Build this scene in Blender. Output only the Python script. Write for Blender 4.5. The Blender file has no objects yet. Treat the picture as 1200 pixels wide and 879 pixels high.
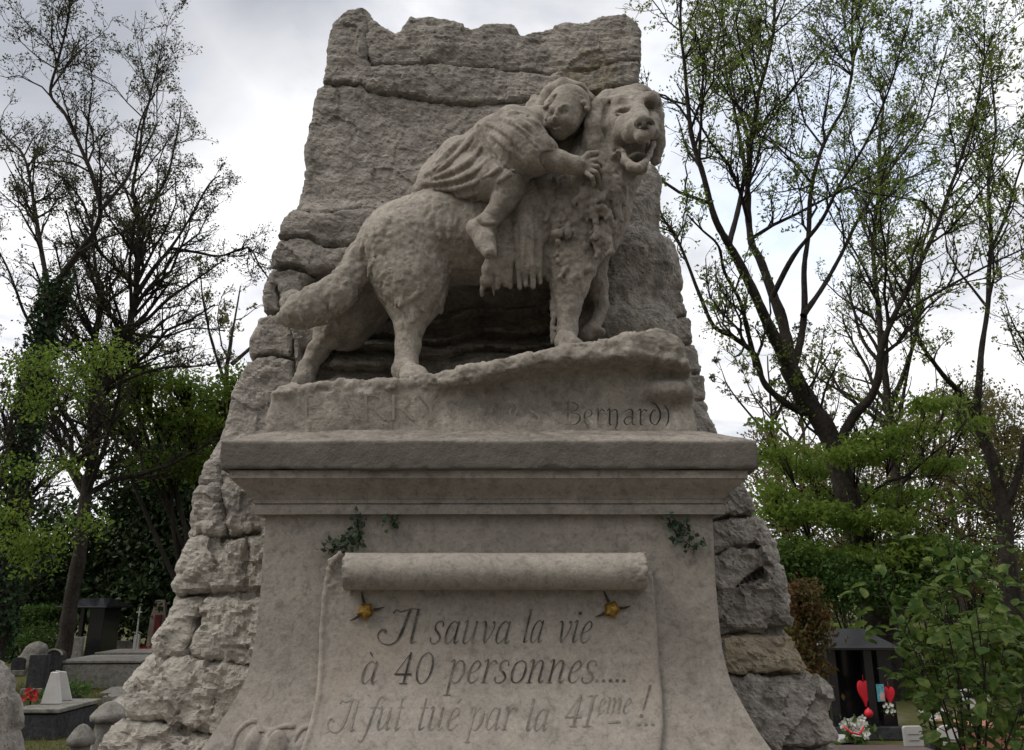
import bpy, math, random
import numpy as np
from mathutils import Vector, Matrix

R = math.radians
scene = bpy.context.scene
col = scene.collection

# ------------------------------------------------------------------ camera, light, exposure
CAMZ = 1.6
FPX = 928.0                    # focal length in photo pixels (photo is 1200 px wide)
PITCH = R(15.6)
cam_d = bpy.data.cameras.new('camera')
cam = bpy.data.objects.new('camera', cam_d); col.objects.link(cam)
cam.location = (0, 0, CAMZ); cam.rotation_euler = (R(90) + PITCH, 0, 0)
cam_d.sensor_width = 36.0; cam_d.lens = FPX / 1200 * 36; cam_d.clip_start = .05; cam_d.clip_end = 3000
scene.camera = cam

SUN_EL, SUN_AZ = 50.0, -62.0   # azimuth from +Y (into the picture), negative = to the left, past 90 = behind the camera
SUN_AZ = -114.0
sd = Vector((math.sin(R(SUN_AZ)) * math.cos(R(SUN_EL)), math.cos(R(SUN_AZ)) * math.cos(R(SUN_EL)), math.sin(R(SUN_EL))))
sun_d = bpy.data.lights.new('sun', 'SUN'); sun_d.energy = 1.5; sun_d.angle = R(30); sun_d.color = (1, .95, .88)
sun = bpy.data.objects.new('sun', sun_d); col.objects.link(sun)
sun.rotation_euler = sd.to_track_quat('Z', 'Y').to_euler(); sun.location = (0, 0, 30)

scene.view_settings.view_transform = 'Standard'; scene.view_settings.look = 'None'
scene.view_settings.exposure = 0.28; scene.view_settings.gamma = 1.0; scene.view_settings.use_curve_mapping = False
scene.cycles.max_bounces = 6; scene.cycles.transparent_max_bounces = 8

def raydir(px, py):
    a = (px - 600) / FPX; b = (439.5 - py) / FPX
    c, s = math.cos(PITCH), math.sin(PITCH)
    return np.array([a, c - b * s, s + b * c])
def W(px, py, Y):
    d = raydir(px, py); t = Y / d[1]
    return np.array([d[0] * t, Y, CAMZ + d[2] * t])
def G(px, py, z=0.0):
    d = raydir(px, py); t = (z - CAMZ) / d[2]
    return np.array([d[0] * t, d[1] * t, z])
def depth(p):
    return p[1] * math.cos(PITCH) + (p[2] - CAMZ) * math.sin(PITCH)
def rad(rpx, p):
    return rpx * depth(p) / FPX

# ------------------------------------------------------------------ sky
world = bpy.data.worlds.new('World'); scene.world = world; world.use_nodes = True
nt = world.node_tree; nt.nodes.clear()
class NB:
    def __init__(s, tree): s.t = tree; s.n = tree.nodes; s.l = tree.links
    def __call__(s, typ, **kw):
        n = s.n.new(typ)
        for k, v in kw.items():
            if k.startswith('i_'):
                k = k[2:]
                k = int(k) if k.isdigit() else k.replace('_', ' ')
                if hasattr(v, 'is_output'): s.l.new(v, n.inputs[k])
                else: n.inputs[k].default_value = v
            else: setattr(n, k, v)
        return n
    def math(s, op, a, b=0.0, clamp=False):
        n = s.n.new('ShaderNodeMath'); n.operation = op; n.use_clamp = clamp
        for i, v in enumerate((a, b)):
            if hasattr(v, 'is_output'): s.l.new(v, n.inputs[i])
            else: n.inputs[i].default_value = v
        return n.outputs[0]
    def mix(s, f, a, b, mode='MIX'):
        n = s.n.new('ShaderNodeMix'); n.data_type = 'RGBA'; n.blend_type = mode
        for i, v in ((0, f), (6, a), (7, b)):
            if hasattr(v, 'is_output'): s.l.new(v, n.inputs[i])
            else: n.inputs[i].default_value = v if not isinstance(v, tuple) or len(v) == 4 else (*v, 1)
        return n.outputs[2]
    def ramp(s, f, stops):
        n = s.n.new('ShaderNodeValToRGB'); e = n.color_ramp.elements
        while len(e) < len(stops): e.new(.5)
        for el, (p, c) in zip(e, stops):
            el.position = p
            el.color = (c, c, c, 1) if not isinstance(c, tuple) else (*c, 1)
        s.l.new(f, n.inputs[0]); return n.outputs[0]
    def noise(s, vec, scale, detail=5, rough=.55, dist=0.0):
        n = s.n.new('ShaderNodeTexNoise'); n.inputs['Scale'].default_value = scale
        n.inputs['Detail'].default_value = detail; n.inputs['Roughness'].default_value = rough
        n.inputs['Distortion'].default_value = dist
        if vec is not None: s.l.new(vec, n.inputs['Vector'])
        return n.outputs[0]
def build_world():
    b = NB(nt)
    SKY = .12
    sky = b('ShaderNodeTexSky'); sky.sky_type = 'NISHITA'; sky.sun_disc = False
    sky.sun_elevation = R(SUN_EL); sky.sun_rotation = R(SUN_AZ); sky.air_density = 1.0; sky.dust_density = 1.5
    tc = b('ShaderNodeTexCoord')
    v = tc.outputs['Generated']
    sep = b('ShaderNodeSeparateXYZ', i_0=v)
    z = b.math('ADD', b.math('MAXIMUM', sep.outputs[2], 0.0), .22)
    cx = b.math('DIVIDE', sep.outputs[0], z); cy = b.math('DIVIDE', sep.outputs[1], z)
    cv = b('ShaderNodeCombineXYZ', i_0=cx, i_1=cy, i_2=0.0).outputs[0]
    n1 = b.noise(cv, 1.1, 6, .55, .4); n2 = b.noise(cv, 2.6, 7, .6, .3)
    def lobe(px, py, deg):
        d = raydir(px, py); d = d / np.linalg.norm(d)
        dp = b('ShaderNodeVectorMath', operation='DOT_PRODUCT', i_0=v, i_1=tuple(d)).outputs['Value']
        t = b.math('MULTIPLY', b.math('SUBTRACT', dp, math.cos(R(deg))), 1 / (1 - math.cos(R(deg))), True)
        return t
    # heavy grey bank to the upper left and over the observer, thin bright cloud ahead, blue breaks to the right
    grey = b.math('MAXIMUM', b.math('MAXIMUM', lobe(40, -90, 19), lobe(300, -90, 13)), b.math('MULTIPLY', lobe(620, -110, 14), .6))
    g = b.math('ADD', b.math('MULTIPLY', grey, 1.25), b.math('MULTIPLY', b.math('SUBTRACT', n1, .55), 1.9))
    g = b.math('SMOOTHSTEP', g, 0.0) if False else b.ramp(g, [(.18, 0.0), (.95, 1.0)])
    br = b.ramp(n2, [(.36, (.66, .68, .73)), (.52, (.95, .95, .96))])
    cloud = b.mix(g, br, (.40, .42, .47))
    tot = b('ShaderNodeVectorMath', operation='SCALE', i_0=cloud, i_Scale=1 / SKY).outputs[0]
    blue = b.math('ADD', b.math('MULTIPLY', b.math('MAXIMUM', lobe(920, 150, 17), b.math('MULTIPLY', lobe(350, 185, 2.2), .55)), .75), b.math('MULTIPLY', b.math('SUBTRACT', n2, .5), 2.4))
    bm = b.ramp(blue, [(.28, 0.0), (.85, .42)])
    # behind the observer: unseen backdrop added to shape the light, dark low down, bright overhead
    back = b.math('MULTIPLY', b.math('ADD', b.math('MULTIPLY', sep.outputs[1], -1.0), .25), 1.4, True)
    hi = b.math('POWER', b.math('MAXIMUM', sep.outputs[2], 0.0), 1.3)
    unseen_backdrop = b.mix(hi, (.13 / SKY, .135 / SKY, .13 / SKY), (1.25 / SKY, 1.25 / SKY, 1.27 / SKY))
    tot = b.mix(back, tot, unseen_backdrop)
    fin = b.mix(bm, tot, b('ShaderNodeVectorMath', operation='SCALE', i_0=sky.outputs[0], i_Scale=2.4).outputs[0])
    bg = b('ShaderNodeBackground', i_Color=fin, i_Strength=SKY)
    out = b('ShaderNodeOutputWorld'); nt.links.new(bg.outputs[0], out.inputs[0])
build_world()

# ------------------------------------------------------------------ object helpers
def root_of(o):
    while o.parent: o = o.parent
    return o
def mesh_np(name, V, F, smooth=True):
    """V (n,3); F: (m,k) array or list of such arrays"""
    me = bpy.data.meshes.new(name)
    Fs = [np.asarray(f, dtype=np.int32) for f in (F if isinstance(F, list) else [F]) if len(f)]
    V = np.asarray(V, dtype=np.float32)
    me.vertices.add(len(V)); me.vertices.foreach_set('co', V.ravel())
    tot = [np.full(len(f), f.shape[1], dtype=np.int32) for f in Fs]
    tot = np.concatenate(tot); li = np.concatenate([f.ravel() for f in Fs])
    me.loops.add(len(li)); me.loops.foreach_set('vertex_index', li)
    me.polygons.add(len(tot))
    st = np.concatenate([[0], np.cumsum(tot)[:-1]]).astype(np.int32)
    me.polygons.foreach_set('loop_start', st); me.polygons.foreach_set('loop_total', tot)
    me.polygons.foreach_set('use_smooth', np.full(len(tot), smooth, dtype=bool))
    me.update(calc_edges=True); me.validate()
    return me
def tag(o, label=None, cat=None, group=None, kind=None):
    if label: o['label'] = label
    if cat: o['category'] = cat
    if group: o['group'] = group
    if kind: o['kind'] = kind
    return o
def thing(name, label, cat, loc=(0, 0, 0), group=None):
    o = bpy.data.objects.new(name, None); col.objects.link(o); o.location = tuple(loc)
    o.empty_display_size = .1
    return tag(o, label, cat, group)
def link(name, me, mat, parent=None, label=None):
    """mesh in world coordinates -> object; with a parent it is re-based on the thing's origin"""
    o = bpy.data.objects.new(name, me); col.objects.link(o)
    if mat: me.materials.append(mat)
    if parent is not None:
        off = root_of(parent).location
        if off.length: me.transform(Matrix.Translation(-off))
        o.parent = parent
    if label: o['label'] = label
    return o
def rebase(o, loc):
    """single-mesh thing: put its origin at loc"""
    o.data.transform(Matrix.Translation(-Vector(loc))); o.location = tuple(loc); return o

class MB:
    """collects simple solids as verts and faces"""
    def __init__(s): s.V = []; s.F = {}; s.n = 0
    def add(s, V, F):
        V = np.asarray(V, float)
        for f in F: s.F.setdefault(len(f), []).append([i + s.n for i in f])
        s.V.append(V); s.n += len(V); return s
    def box(s, c, d, rz=0.0, tilt=0.0, taper=1.0):
        x, y, z = d[0] / 2, d[1] / 2, d[2] / 2
        P = np.array([[-x, -y, -z], [x, -y, -z], [x, y, -z], [-x, y, -z], [-x, -y, z], [x, -y, z], [x, y, z], [-x, y, z]])
        P[4:, :2] *= taper
        if tilt: P = P @ np.array(Matrix.Rotation(tilt, 3, 'X').transposed())
        if rz: P = P @ np.array(Matrix.Rotation(rz, 3, 'Z').transposed())
        return s.add(P + np.array(c), [(0, 3, 2, 1), (4, 5, 6, 7), (0, 1, 5, 4), (1, 2, 6, 5), (2, 3, 7, 6), (3, 0, 4, 7)])
    def prism(s, poly, c, axis='y', t=.1, rz=0.0):
        """poly in (x,z), extruded along y by t, centred on c"""
        n = len(poly)
        P = np.array([[p[0], -t / 2, p[1]] for p in poly] + [[p[0], t / 2, p[1]] for p in poly])
        if rz: P = P @ np.array(Matrix.Rotation(rz, 3, 'Z').transposed())
        F = [tuple(range(n)), tuple(range(2 * n - 1, n - 1, -1))] + [(i, i + n, (i + 1) % n + n, (i + 1) % n) for i in range(n)]
        return s.add(P + np.array(c), F)
    def lathe(s, prof, c, n=16, wob=0.0, seed=0):
        rng = np.random.default_rng(seed)
        V = []; F = []
        for r, z in prof:
            for i in range(n):
                a = 2 * math.pi * i / n; q = r * (1 + wob * rng.normal())
                V.append((q * math.cos(a), q * math.sin(a), z))
        for j in range(len(prof) - 1):
            for i in range(n):
                k = (i + 1) % n
                F.append((j * n + i, j * n + k, (j + 1) * n + k, (j + 1) * n + i))
        F.append(tuple(range(n - 1, -1, -1))); F.append(tuple((len(prof) - 1) * n + i for i in range(n)))
        return s.add(np.array(V) + np.array(c), F)
    def tube(s, pts, rads, n=6):
        V, F = tube_np(np.asarray(pts, float), np.asarray(rads, float) if np.ndim(rads) else np.full(len(pts), rads), n)
        F = [tuple(f) for f in F]
        F.append(tuple(range(n - 1, -1, -1))); F.append(tuple(len(V) - n + i for i in range(n)))
        return s.add(V, F)
    def mesh(s, name='m', smooth=False):
        return mesh_np(name, np.concatenate(s.V), [np.array(f) for f in s.F.values()], smooth)
    def build(s, name, mat, parent=None, smooth=False, bevel=0.0, label=None, seg=2):
        o = link(name, s.mesh(name, smooth), mat, parent, label)
        if bevel:
            m = o.modifiers.new('bevel', 'BEVEL'); m.width = bevel; m.segments = seg; m.limit_method = 'ANGLE'
        return o
def tube_np(P, r, n):
    T = np.gradient(P, axis=0) if len(P) > 1 else np.array([[0, 0, 1.]])
    T /= np.linalg.norm(T, axis=1)[:, None] + 1e-9
    ref = np.where(np.abs(T[:, 2:3]) < .85, np.array([[0, 0, 1.]]), np.array([[1., 0, 0]]))
    # carry one reference direction along to avoid twists
    u = np.cross(T[0], ref[0]); u /= np.linalg.norm(u); U = [u]
    for t in T[1:]:
        u = u - t * np.dot(u, t); u = u / (np.linalg.norm(u) + 1e-9); U.append(u)
    U = np.array(U); Vv = np.cross(T, U)
    a = np.arange(n) * 2 * math.pi / n
    V = P[:, None, :] + r[:, None, None] * (np.cos(a)[None, :, None] * U[:, None, :] + np.sin(a)[None, :, None] * Vv[:, None, :])
    i = np.arange(len(P) - 1)[:, None] * n; j = np.arange(n)[None, :]; k = (j + 1) % n
    F = np.stack([i + j, i + k, i + n + k, i + n + j], -1).reshape(-1, 4)
    return V.reshape(-1, 3), F

def catmull(pts, per=6):
    P = np.asarray(pts, float)
    if len(P) < 3: 
        t = np.linspace(0, 1, per + 1)[:, None]; return P[0] * (1 - t) + P[-1] * t
    Q = np.vstack([2 * P[0] - P[1], P, 2 * P[-1] - P[-2]]); out = []
    for i in range(1, len(Q) - 2):
        p0, p1, p2, p3 = Q[i - 1:i + 3]
        for t in np.arange(per) / per:
            out.append(.5 * (2 * p1 + (p2 - p0) * t + (2 * p0 - 5 * p1 + 4 * p2 - p3) * t * t + (3 * p1 - p0 - 3 * p2 + p3) * t ** 3))
    out.append(P[-1]); return np.array(out)

# ------------------------------------------------------------------ noise
def pnoise(P, scale, seed=0):
    """gradient noise at points, about -1..1"""
    Q = np.asarray(P, np.float32) / scale; I = np.floor(Q).astype(np.int64); f = Q - I
    u = f * f * f * (f * (f * 6 - 15) + 10); out = np.zeros(len(Q), np.float32)
    for dx in (0, 1):
        for dy in (0, 1):
            for dz in (0, 1):
                h = ((I[:, 0] + dx) * 374761393 + (I[:, 1] + dy) * 668265263 + (I[:, 2] + dz) * 2147483647 + seed * 1274126177) & 0xffffffff
                h = ((h ^ (h >> 13)) * 1274126177) & 0xffffffff; h = h ^ (h >> 16)
                gx = (h & 1023) / 511.5 - 1; gy = ((h >> 10) & 1023) / 511.5 - 1; gz = ((h >> 20) & 1023) / 511.5 - 1
                w = (u[:, 0] if dx else 1 - u[:, 0]) * (u[:, 1] if dy else 1 - u[:, 1]) * (u[:, 2] if dz else 1 - u[:, 2])
                out += w * (gx * (f[:, 0] - dx) + gy * (f[:, 1] - dy) + gz * (f[:, 2] - dz))
    return out
def fbm(P, scale, oct=4, gain=.5, seed=0, ridged=False):
    o = 0; a = 1.0
    for i in range(oct):
        n = pnoise(P, scale, seed + 17 * i)
        o = o + a * ((.35 - np.abs(n)) if ridged else n); a *= gain; scale *= .5
    return o
def facets(P, scale, seed=0, tilt=.6):
    """broken-stone relief: every cell is a randomly tilted plane"""
    Q = np.asarray(P, np.float64) / scale; I = np.floor(Q).astype(np.int64); best = np.full(len(Q), 9.0); out = np.zeros(len(Q))
    for dx in (-1, 0, 1):
        for dy in (-1, 0, 1):
            for dz in (-1, 0, 1):
                C = I + np.array([dx, dy, dz]); h = (C[:, 0] * 374761393 + C[:, 1] * 668265263 + C[:, 2] * 2147483647 + seed * 1274126177) & 0xffffffff
                h = ((h ^ (h >> 13)) * 1274126177) & 0xffffffff; h = h ^ (h >> 16); g = (h * 2654435761) & 0xffffffff; g = g ^ (g >> 15)
                D = Q - C - np.stack([(h & 1023) / 1023., ((h >> 10) & 1023) / 1023., ((h >> 20) & 1023) / 1023.], 1)
                r = np.sqrt((D ** 2).sum(1)); v = tilt * (D[:, 0] * ((g & 1023) / 511.5 - 1) + D[:, 1] * ((g >> 10 & 1023) / 511.5 - 1) + D[:, 2] * ((g >> 20 & 1023) / 511.5 - 1)) + .35 * ((g >> 5 & 1023) / 511.5 - 1)
                m = r < best; best = np.where(m, r, best); out = np.where(m, v, out)
    return out
def bsp(n, h, s, off):
    x = off + np.arange(n) * h / s; i = np.floor(x).astype(int); f = x - i
    M = np.zeros((n, i.max() + 5), np.float32); r = np.arange(n)
    for k, w in enumerate(((1 - f) ** 3 / 6, (3 * f ** 3 - 6 * f ** 2 + 4) / 6, (-3 * f ** 3 + 3 * f ** 2 + 3 * f + 1) / 6, f ** 3 / 6)):
        M[r, i + k] += w
    return M

# ------------------------------------------------------------------ signed distance sculpting
class Sculpt:
    def __init__(s, lo, hi, h):
        s.lo = np.array(lo, float); s.h = h
        s.n = np.ceil((np.array(hi) - s.lo) / h).astype(int) + 1
        s.F = np.full(s.n, .5, np.float32)
        s.ax = [np.float32(s.lo[i] + np.arange(s.n[i]) * h) for i in range(3)]
    def sub(s, lo, hi):
        a = np.clip(np.floor((np.array(lo) - s.lo) / s.h).astype(int), 0, s.n)
        b = np.clip(np.ceil((np.array(hi) - s.lo) / s.h).astype(int) + 1, 0, s.n)
        sl = tuple(slice(int(i), int(j)) for i, j in zip(a, b))
        X = s.ax[0][sl[0]][:, None, None]; Y = s.ax[1][sl[1]][None, :, None]; Z = s.ax[2][sl[2]][None, None, :]
        return sl, X, Y, Z
    def op(s, sl, d, k, mode):
        f = s.F[sl]
        if mode == 'sub': f, d = -f, d
        if k > 0:
            h = np.clip(.5 + .5 * (f - d) / k, 0, 1); r = f * (1 - h) + d * h - k * h * (1 - h)
        else: r = np.minimum(f, d)
        s.F[sl] = -r if mode == 'sub' else r
    def cone(s, a, ra, b, rb, k=.03, mode='add', sq=(1, 1, 1)):
        a = np.array(a, float); b = np.array(b, float); m = max(ra, rb) * 1.3 + k * 2 + .04
        sl, X, Y, Z = s.sub(np.minimum(a, b) - m, np.maximum(a, b) + m)
        if 0 in s.F[sl].shape: return
        ab = b - a; L = float(ab @ ab) + 1e-9
        t = np.clip(((X - a[0]) * ab[0] + (Y - a[1]) * ab[1] + (Z - a[2]) * ab[2]) / L, 0, 1)
        d = np.sqrt((X - a[0] - t * ab[0]) ** 2 + (Y - a[1] - t * ab[1]) ** 2 + (Z - a[2] - t * ab[2]) ** 2) - (ra + (rb - ra) * t)
        s.op(sl, d.astype(np.float32), k, mode)
    def chain(s, pts, rads, k=.03, mode='add'):
        for i in range(len(pts) - 1): s.cone(pts[i], rads[i], pts[i + 1], rads[i + 1], k, mode)
    def ell(s, c, r, rot=None, k=.03, mode='add'):
        c = np.array(c, float); r = np.array(r, float); m = r.max() + k * 2 + .04
        sl, X, Y, Z = s.sub(c - m, c + m)
        if 0 in s.F[sl].shape: return
        M = np.eye(3) if rot is None else np.array(rot).T
        x, y, z = X - c[0], Y - c[1], Z - c[2]
        p = [M[i, 0] * x + M[i, 1] * y + M[i, 2] * z for i in range(3)]
        k0 = np.sqrt(sum((p[i] / r[i]) ** 2 for i in range(3))); k1 = np.sqrt(sum((p[i] / r[i] ** 2) ** 2 for i in range(3))) + 1e-6
        s.op(sl, (k0 * (k0 - 1) / k1).astype(np.float32), k, mode)
    # pixel-space conveniences (a carving is measured off the photograph, then given its own depth)
    def pc(s, pts, k=.03, mode='add'):
        P = [W(p[0], p[1], p[2]) for p in pts]; s.chain(P, [rad(p[3], q) for p, q in zip(pts, P)], k, mode)
    def hit(s, px, py, y0=None):
        d = raydir(px, py); ys = np.arange(y0 or s.ax[1][0], s.ax[1][-1], s.h * .7)
        t = ys / d[1]; P = np.stack([d[0] * t, ys, CAMZ + d[2] * t], 1)
        I = np.round((P - s.lo) / s.h).astype(int); ok = np.all((I >= 0) & (I < s.n), 1)
        v = np.full(len(P), 1.0); v[ok] = s.F[I[ok, 0], I[ok, 1], I[ok, 2]]
        w = np.nonzero(v < 0)[0]
        return P[w[0]] if len(w) else None
    def stroke(s, pts, rpx, k=.01, mode='add', off=0.0, per=4, taper=True):
        """a ridge or groove drawn along the visible surface"""
        Q = catmull(pts, per); P = [s.hit(*q) for q in Q]; P = [p for p in P if p is not None]
        if len(P) < 2: return
        P = [p + np.array([0, off, 0]) for p in P]; n = len(P)
        rr = [rad(rpx, p) * ((.35 + .65 * math.sin(math.pi * (i + .5) / n)) if taper else 1) for i, p in enumerate(P)]
        for i in range(n - 1):
            if np.linalg.norm(P[i + 1] - P[i]) < .09: s.cone(P[i], rr[i], P[i + 1], rr[i + 1], k, mode)
    def noise(s, scale, amp, seed, stretch=(1, 1, 1)):
        rng = np.random.default_rng(seed)
        A = [bsp(s.n[i], s.h, scale * stretch[i], rng.random()) for i in range(3)]
        L = rng.standard_normal([a.shape[1] for a in A]).astype(np.float32)
        T = np.tensordot(A[0], L, (1, 0)); T = np.tensordot(T, A[1], (1, 1)); T = np.tensordot(T, A[2], (1, 1))
        s.F += np.float32(amp * 2.2) * T
    def nets(s):
        F = s.F.copy()
        for ax in range(3):        # close the solid at the grid border
            sl = [slice(None)] * 3
            for e in (0, -1): sl[ax] = e; F[tuple(sl)] = np.maximum(F[tuple(sl)], .3 * s.h)
        ins = F < 0; c = np.zeros(s.n - 1, np.int8)
        offs = [(i, j, k) for i in (0, 1) for j in (0, 1) for k in (0, 1)]
        n = s.n
        for o in offs: c += ins[o[0]:n[0] - 1 + o[0], o[1]:n[1] - 1 + o[1], o[2]:n[2] - 1 + o[2]]
        A = np.argwhere((c > 0) & (c < 8)); idx = np.full(s.n - 1, -1, np.int32); idx[A[:, 0], A[:, 1], A[:, 2]] = np.arange(len(A))
        val = {o: F[A[:, 0] + o[0], A[:, 1] + o[1], A[:, 2] + o[2]] for o in offs}
        S = np.zeros((len(A), 3)); N = np.zeros(len(A))
        for o in offs:
            for ax in range(3):
                if o[ax] == 0:
                    q = list(o); q[ax] = 1; q = tuple(q); a, b = val[o], val[q]; m = (a < 0) != (b < 0)
                    t = np.where(m, a / np.where(m, a - b, 1), 0); p = np.tile(np.array(o, float), (len(A), 1)); p[:, ax] += t
                    S += p * m[:, None]; N += m
        V = s.lo + s.h * (A + S / N[:, None]); Fa = []
        for ax in range(3):
            b, cc = (ax + 1) % 3, (ax + 2) % 3
            lo = [slice(None)] * 3; hi = [slice(None)] * 3; lo[ax] = slice(0, -1); hi[ax] = slice(1, None)
            a0 = ins[tuple(lo)]; a1 = ins[tuple(hi)]; E = np.argwhere(a0 != a1)
            E = E[(E[:, b] > 0) & (E[:, cc] > 0) & (E[:, b] < n[b] - 1) & (E[:, cc] < n[cc] - 1)]
            sg = a0[E[:, 0], E[:, 1], E[:, 2]]
            def cell(db, dc):
                Q = E.copy(); Q[:, b] -= db; Q[:, cc] -= dc; return idx[Q[:, 0], Q[:, 1], Q[:, 2]]
            q = np.stack([cell(1, 1), cell(0, 1), cell(0, 0), cell(1, 0)], 1)
            q[~sg] = q[~sg][:, ::-1]; Fa.append(q)
        return V, np.concatenate(Fa)
def vnormals(V, F):
    n = np.cross(V[F[:, 2]] - V[F[:, 0]], V[F[:, 3]] - V[F[:, 1]]); N = np.zeros_like(V)
    for i in range(4): 
        for a in range(3): N[:, a] += np.bincount(F[:, i], n[:, a], len(V))
    return N / (np.linalg.norm(N, axis=1)[:, None] + 1e-9)
def relax(V, F, it=1, lam=.5):
    for _ in range(it):
        S = np.zeros_like(V); c = np.zeros(len(V))
        for i in range(4):
            j = F[:, (i + 1) % 4]; k = F[:, (i - 1) % 4]
            for a in range(3): S[:, a] += np.bincount(F[:, i], V[j, a] + V[k, a], len(V))
            c += np.bincount(F[:, i], minlength=len(V)) * 2
        V = V + lam * (S / c[:, None] - V)
    return V

# ------------------------------------------------------------------ materials
def new_mat(name):
    m = bpy.data.materials.new(name); m.use_nodes = True; m.node_tree.nodes.clear(); return m, NB(m.node_tree)
def finish(m, b, colr, rough=.9, bump=None, bstr=.4, bdist=.01, spec=.25, trans=0.0, metal=0.0):
    p = b('ShaderNodeBsdfPrincipled')
    for k, v in (('Base Color', colr), ('Roughness', rough)):
        if hasattr(v, 'is_output'): b.l.new(v, p.inputs[k])
        else: p.inputs[k].default_value = (*v, 1) if isinstance(v, tuple) else v
    p.inputs['Specular IOR Level'].default_value = spec; p.inputs['Metallic'].default_value = metal
    if bump is not None:
        bn = b('ShaderNodeBump', i_Strength=bstr, i_Distance=bdist, i_Height=bump); b.l.new(bn.outputs[0], p.inputs['Normal'])
    sh = p.outputs[0]
    if trans:
        t = b('ShaderNodeBsdfTranslucent')
        if hasattr(colr, 'is_output'): b.l.new(colr, t.inputs[0])
        else: t.inputs[0].default_value = (*colr, 1)
        mx = b('ShaderNodeMixShader', i_0=trans); b.l.new(sh, mx.inputs[1]); b.l.new(t.outputs[0], mx.inputs[2]); sh = mx.outputs[0]
    o = b('ShaderNodeOutputMaterial'); b.l.new(sh, o.inputs[0]); return m
def wpos(b):
    return b('ShaderNodeNewGeometry').outputs['Position']
def stone_mat(name, base, dark, light, pit=.5, fine=1.0, warm=None, lichen=None, streak=.35, bstr=.5, dark_below=None, tan=None, bdist=.022):
    m, b = new_mat(name); P = wpos(b)
    n1 = b.noise(P, 1.7, 6, .6, .3); n2 = b.noise(P, 9, 6, .65); n3 = b.noise(P, 55 * fine, 5, .75)
    c = b.mix(b.ramp(n1, [(.34, 0.0), (.66, 1.0)]), dark, light)
    c = b.mix(.45, c, base)
    c = b.mix(b.math('MULTIPLY', b.ramp(n2, [(.42, 0.0), (.68, 1.0)]), .55), c, dark)
    st = b('ShaderNodeMapping', i_Vector=P, i_Scale=(5, 5, .55)).outputs[0]
    ns = b.noise(st, 1.5, 5, .6); c = b.mix(b.math('MULTIPLY', b.ramp(ns, [(.5, 0.0), (.68, 1.0)]), streak), c, tuple(x * .55 for x in dark))
    cl = b.noise(P, 18 * fine, 5, .7, .5); c = b.mix(b.math('MULTIPLY', b.ramp(cl, [(.52, 0.0), (.64, 1.0)]), .55), c, tuple(x * .62 for x in dark))
    c = b.mix(b.math('MULTIPLY', b.ramp(cl, [(.34, 1.0), (.46, 0.0)]), .4), c, tuple(min(.6, x * 1.18) for x in light))
    if warm: c = b.mix(b.math('MULTIPLY', b.ramp(b.noise(P, 2.4, 4, .6, .6), [(.55, 0.0), (.7, 1.0)]), .5), c, warm)
    c = b.mix(b.math('MULTIPLY', b.ramp(n3, [(.3, 1.0), (.5, 0.0)]), .5), c, tuple(x * .5 for x in dark))
    vo = b('ShaderNodeTexVoronoi', i_Vector=P, i_Scale=38 * fine); pits = b.ramp(vo.outputs['Distance'], [(.08, 1.0), (.2, 0.0)])
    gate = b.ramp(b.noise(P, 6, 3, .6), [(.52, 0.0), (.62, 1.0)])
    pm = b.math('MULTIPLY', pits, b.math('MULTIPLY', gate, pit)); c = b.mix(pm, c, tuple(x * .35 for x in dark))
    if dark_below:  # darker colour below the given height
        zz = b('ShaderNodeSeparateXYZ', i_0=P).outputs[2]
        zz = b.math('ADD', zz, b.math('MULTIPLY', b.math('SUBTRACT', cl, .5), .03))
        c = b.mix(b.math('MULTIPLY', b.ramp(b.math('MULTIPLY', b.math('SUBTRACT', zz, dark_below - .5), 1.0), [(.49, 1.0), (.505, 0.0)]), .8), c, tuple(x * .8 for x in dark))
    for (x0, x1, z0, z1), tc, amt in (tan or ()):                              # zones in another colour: a tan stone course, a flank painted as sunlit
        sp = b('ShaderNodeSeparateXYZ', i_0=P); wob = b.math('MULTIPLY', b.math('SUBTRACT', n2, .5), .06)
        f = b.math('MULTIPLY', b.math('GREATER_THAN', sp.outputs[0], x0), b.math('LESS_THAN', sp.outputs[0], x1))
        zz = b.math('ADD', sp.outputs[2], wob); f = b.math('MULTIPLY', f, b.math('MULTIPLY', b.math('GREATER_THAN', zz, z0), b.math('LESS_THAN', zz, z1)))
        c = b.mix(b.math('MULTIPLY', f, b.ramp(n2, [(.3, amt * .4), (.6, amt)])), c, tc)
    if lichen:
        cen, rr, lc = lichen
        d = b('ShaderNodeVectorMath', operation='DISTANCE', i_0=P, i_1=tuple(cen)).outputs['Value']
        lm = b.math('MULTIPLY', b.ramp(b.math('DIVIDE', d, rr), [(.3, 1.0), (1.0, 0.0)]), b.ramp(b.noise(P, 22, 4, .7), [(.42, 0.0), (.56, 1.0)]))
        c = b.mix(b.math('MULTIPLY', lm, .55), c, lc)
    hgt = b.math('ADD', b.math('MULTIPLY', n3, .5), b.math('ADD', b.math('MULTIPLY', b.noise(P, 25 * fine, 5, .65), .9), b.math('MULTIPLY', pm, -.6)))
    return finish(m, b, c, .92, hgt, bstr, bdist, .15)
def plain(name, c, rough=.7, var=.25, scale=8, spec=.3, metal=0.0, bstr=.25):
    m, b = new_mat(name); P = wpos(b); n = b.noise(P, scale, 5, .6)
    f = b.ramp(n, [(.3, 0.0), (.7, 1.0)])
    cc = b.mix(f, tuple(x * (1 - var) for x in c), tuple(min(1, x * (1 + var)) for x in c))
    return finish(m, b, cc, rough, b.noise(P, scale * 6, 4, .6), bstr, .004, spec, 0, metal)
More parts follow.
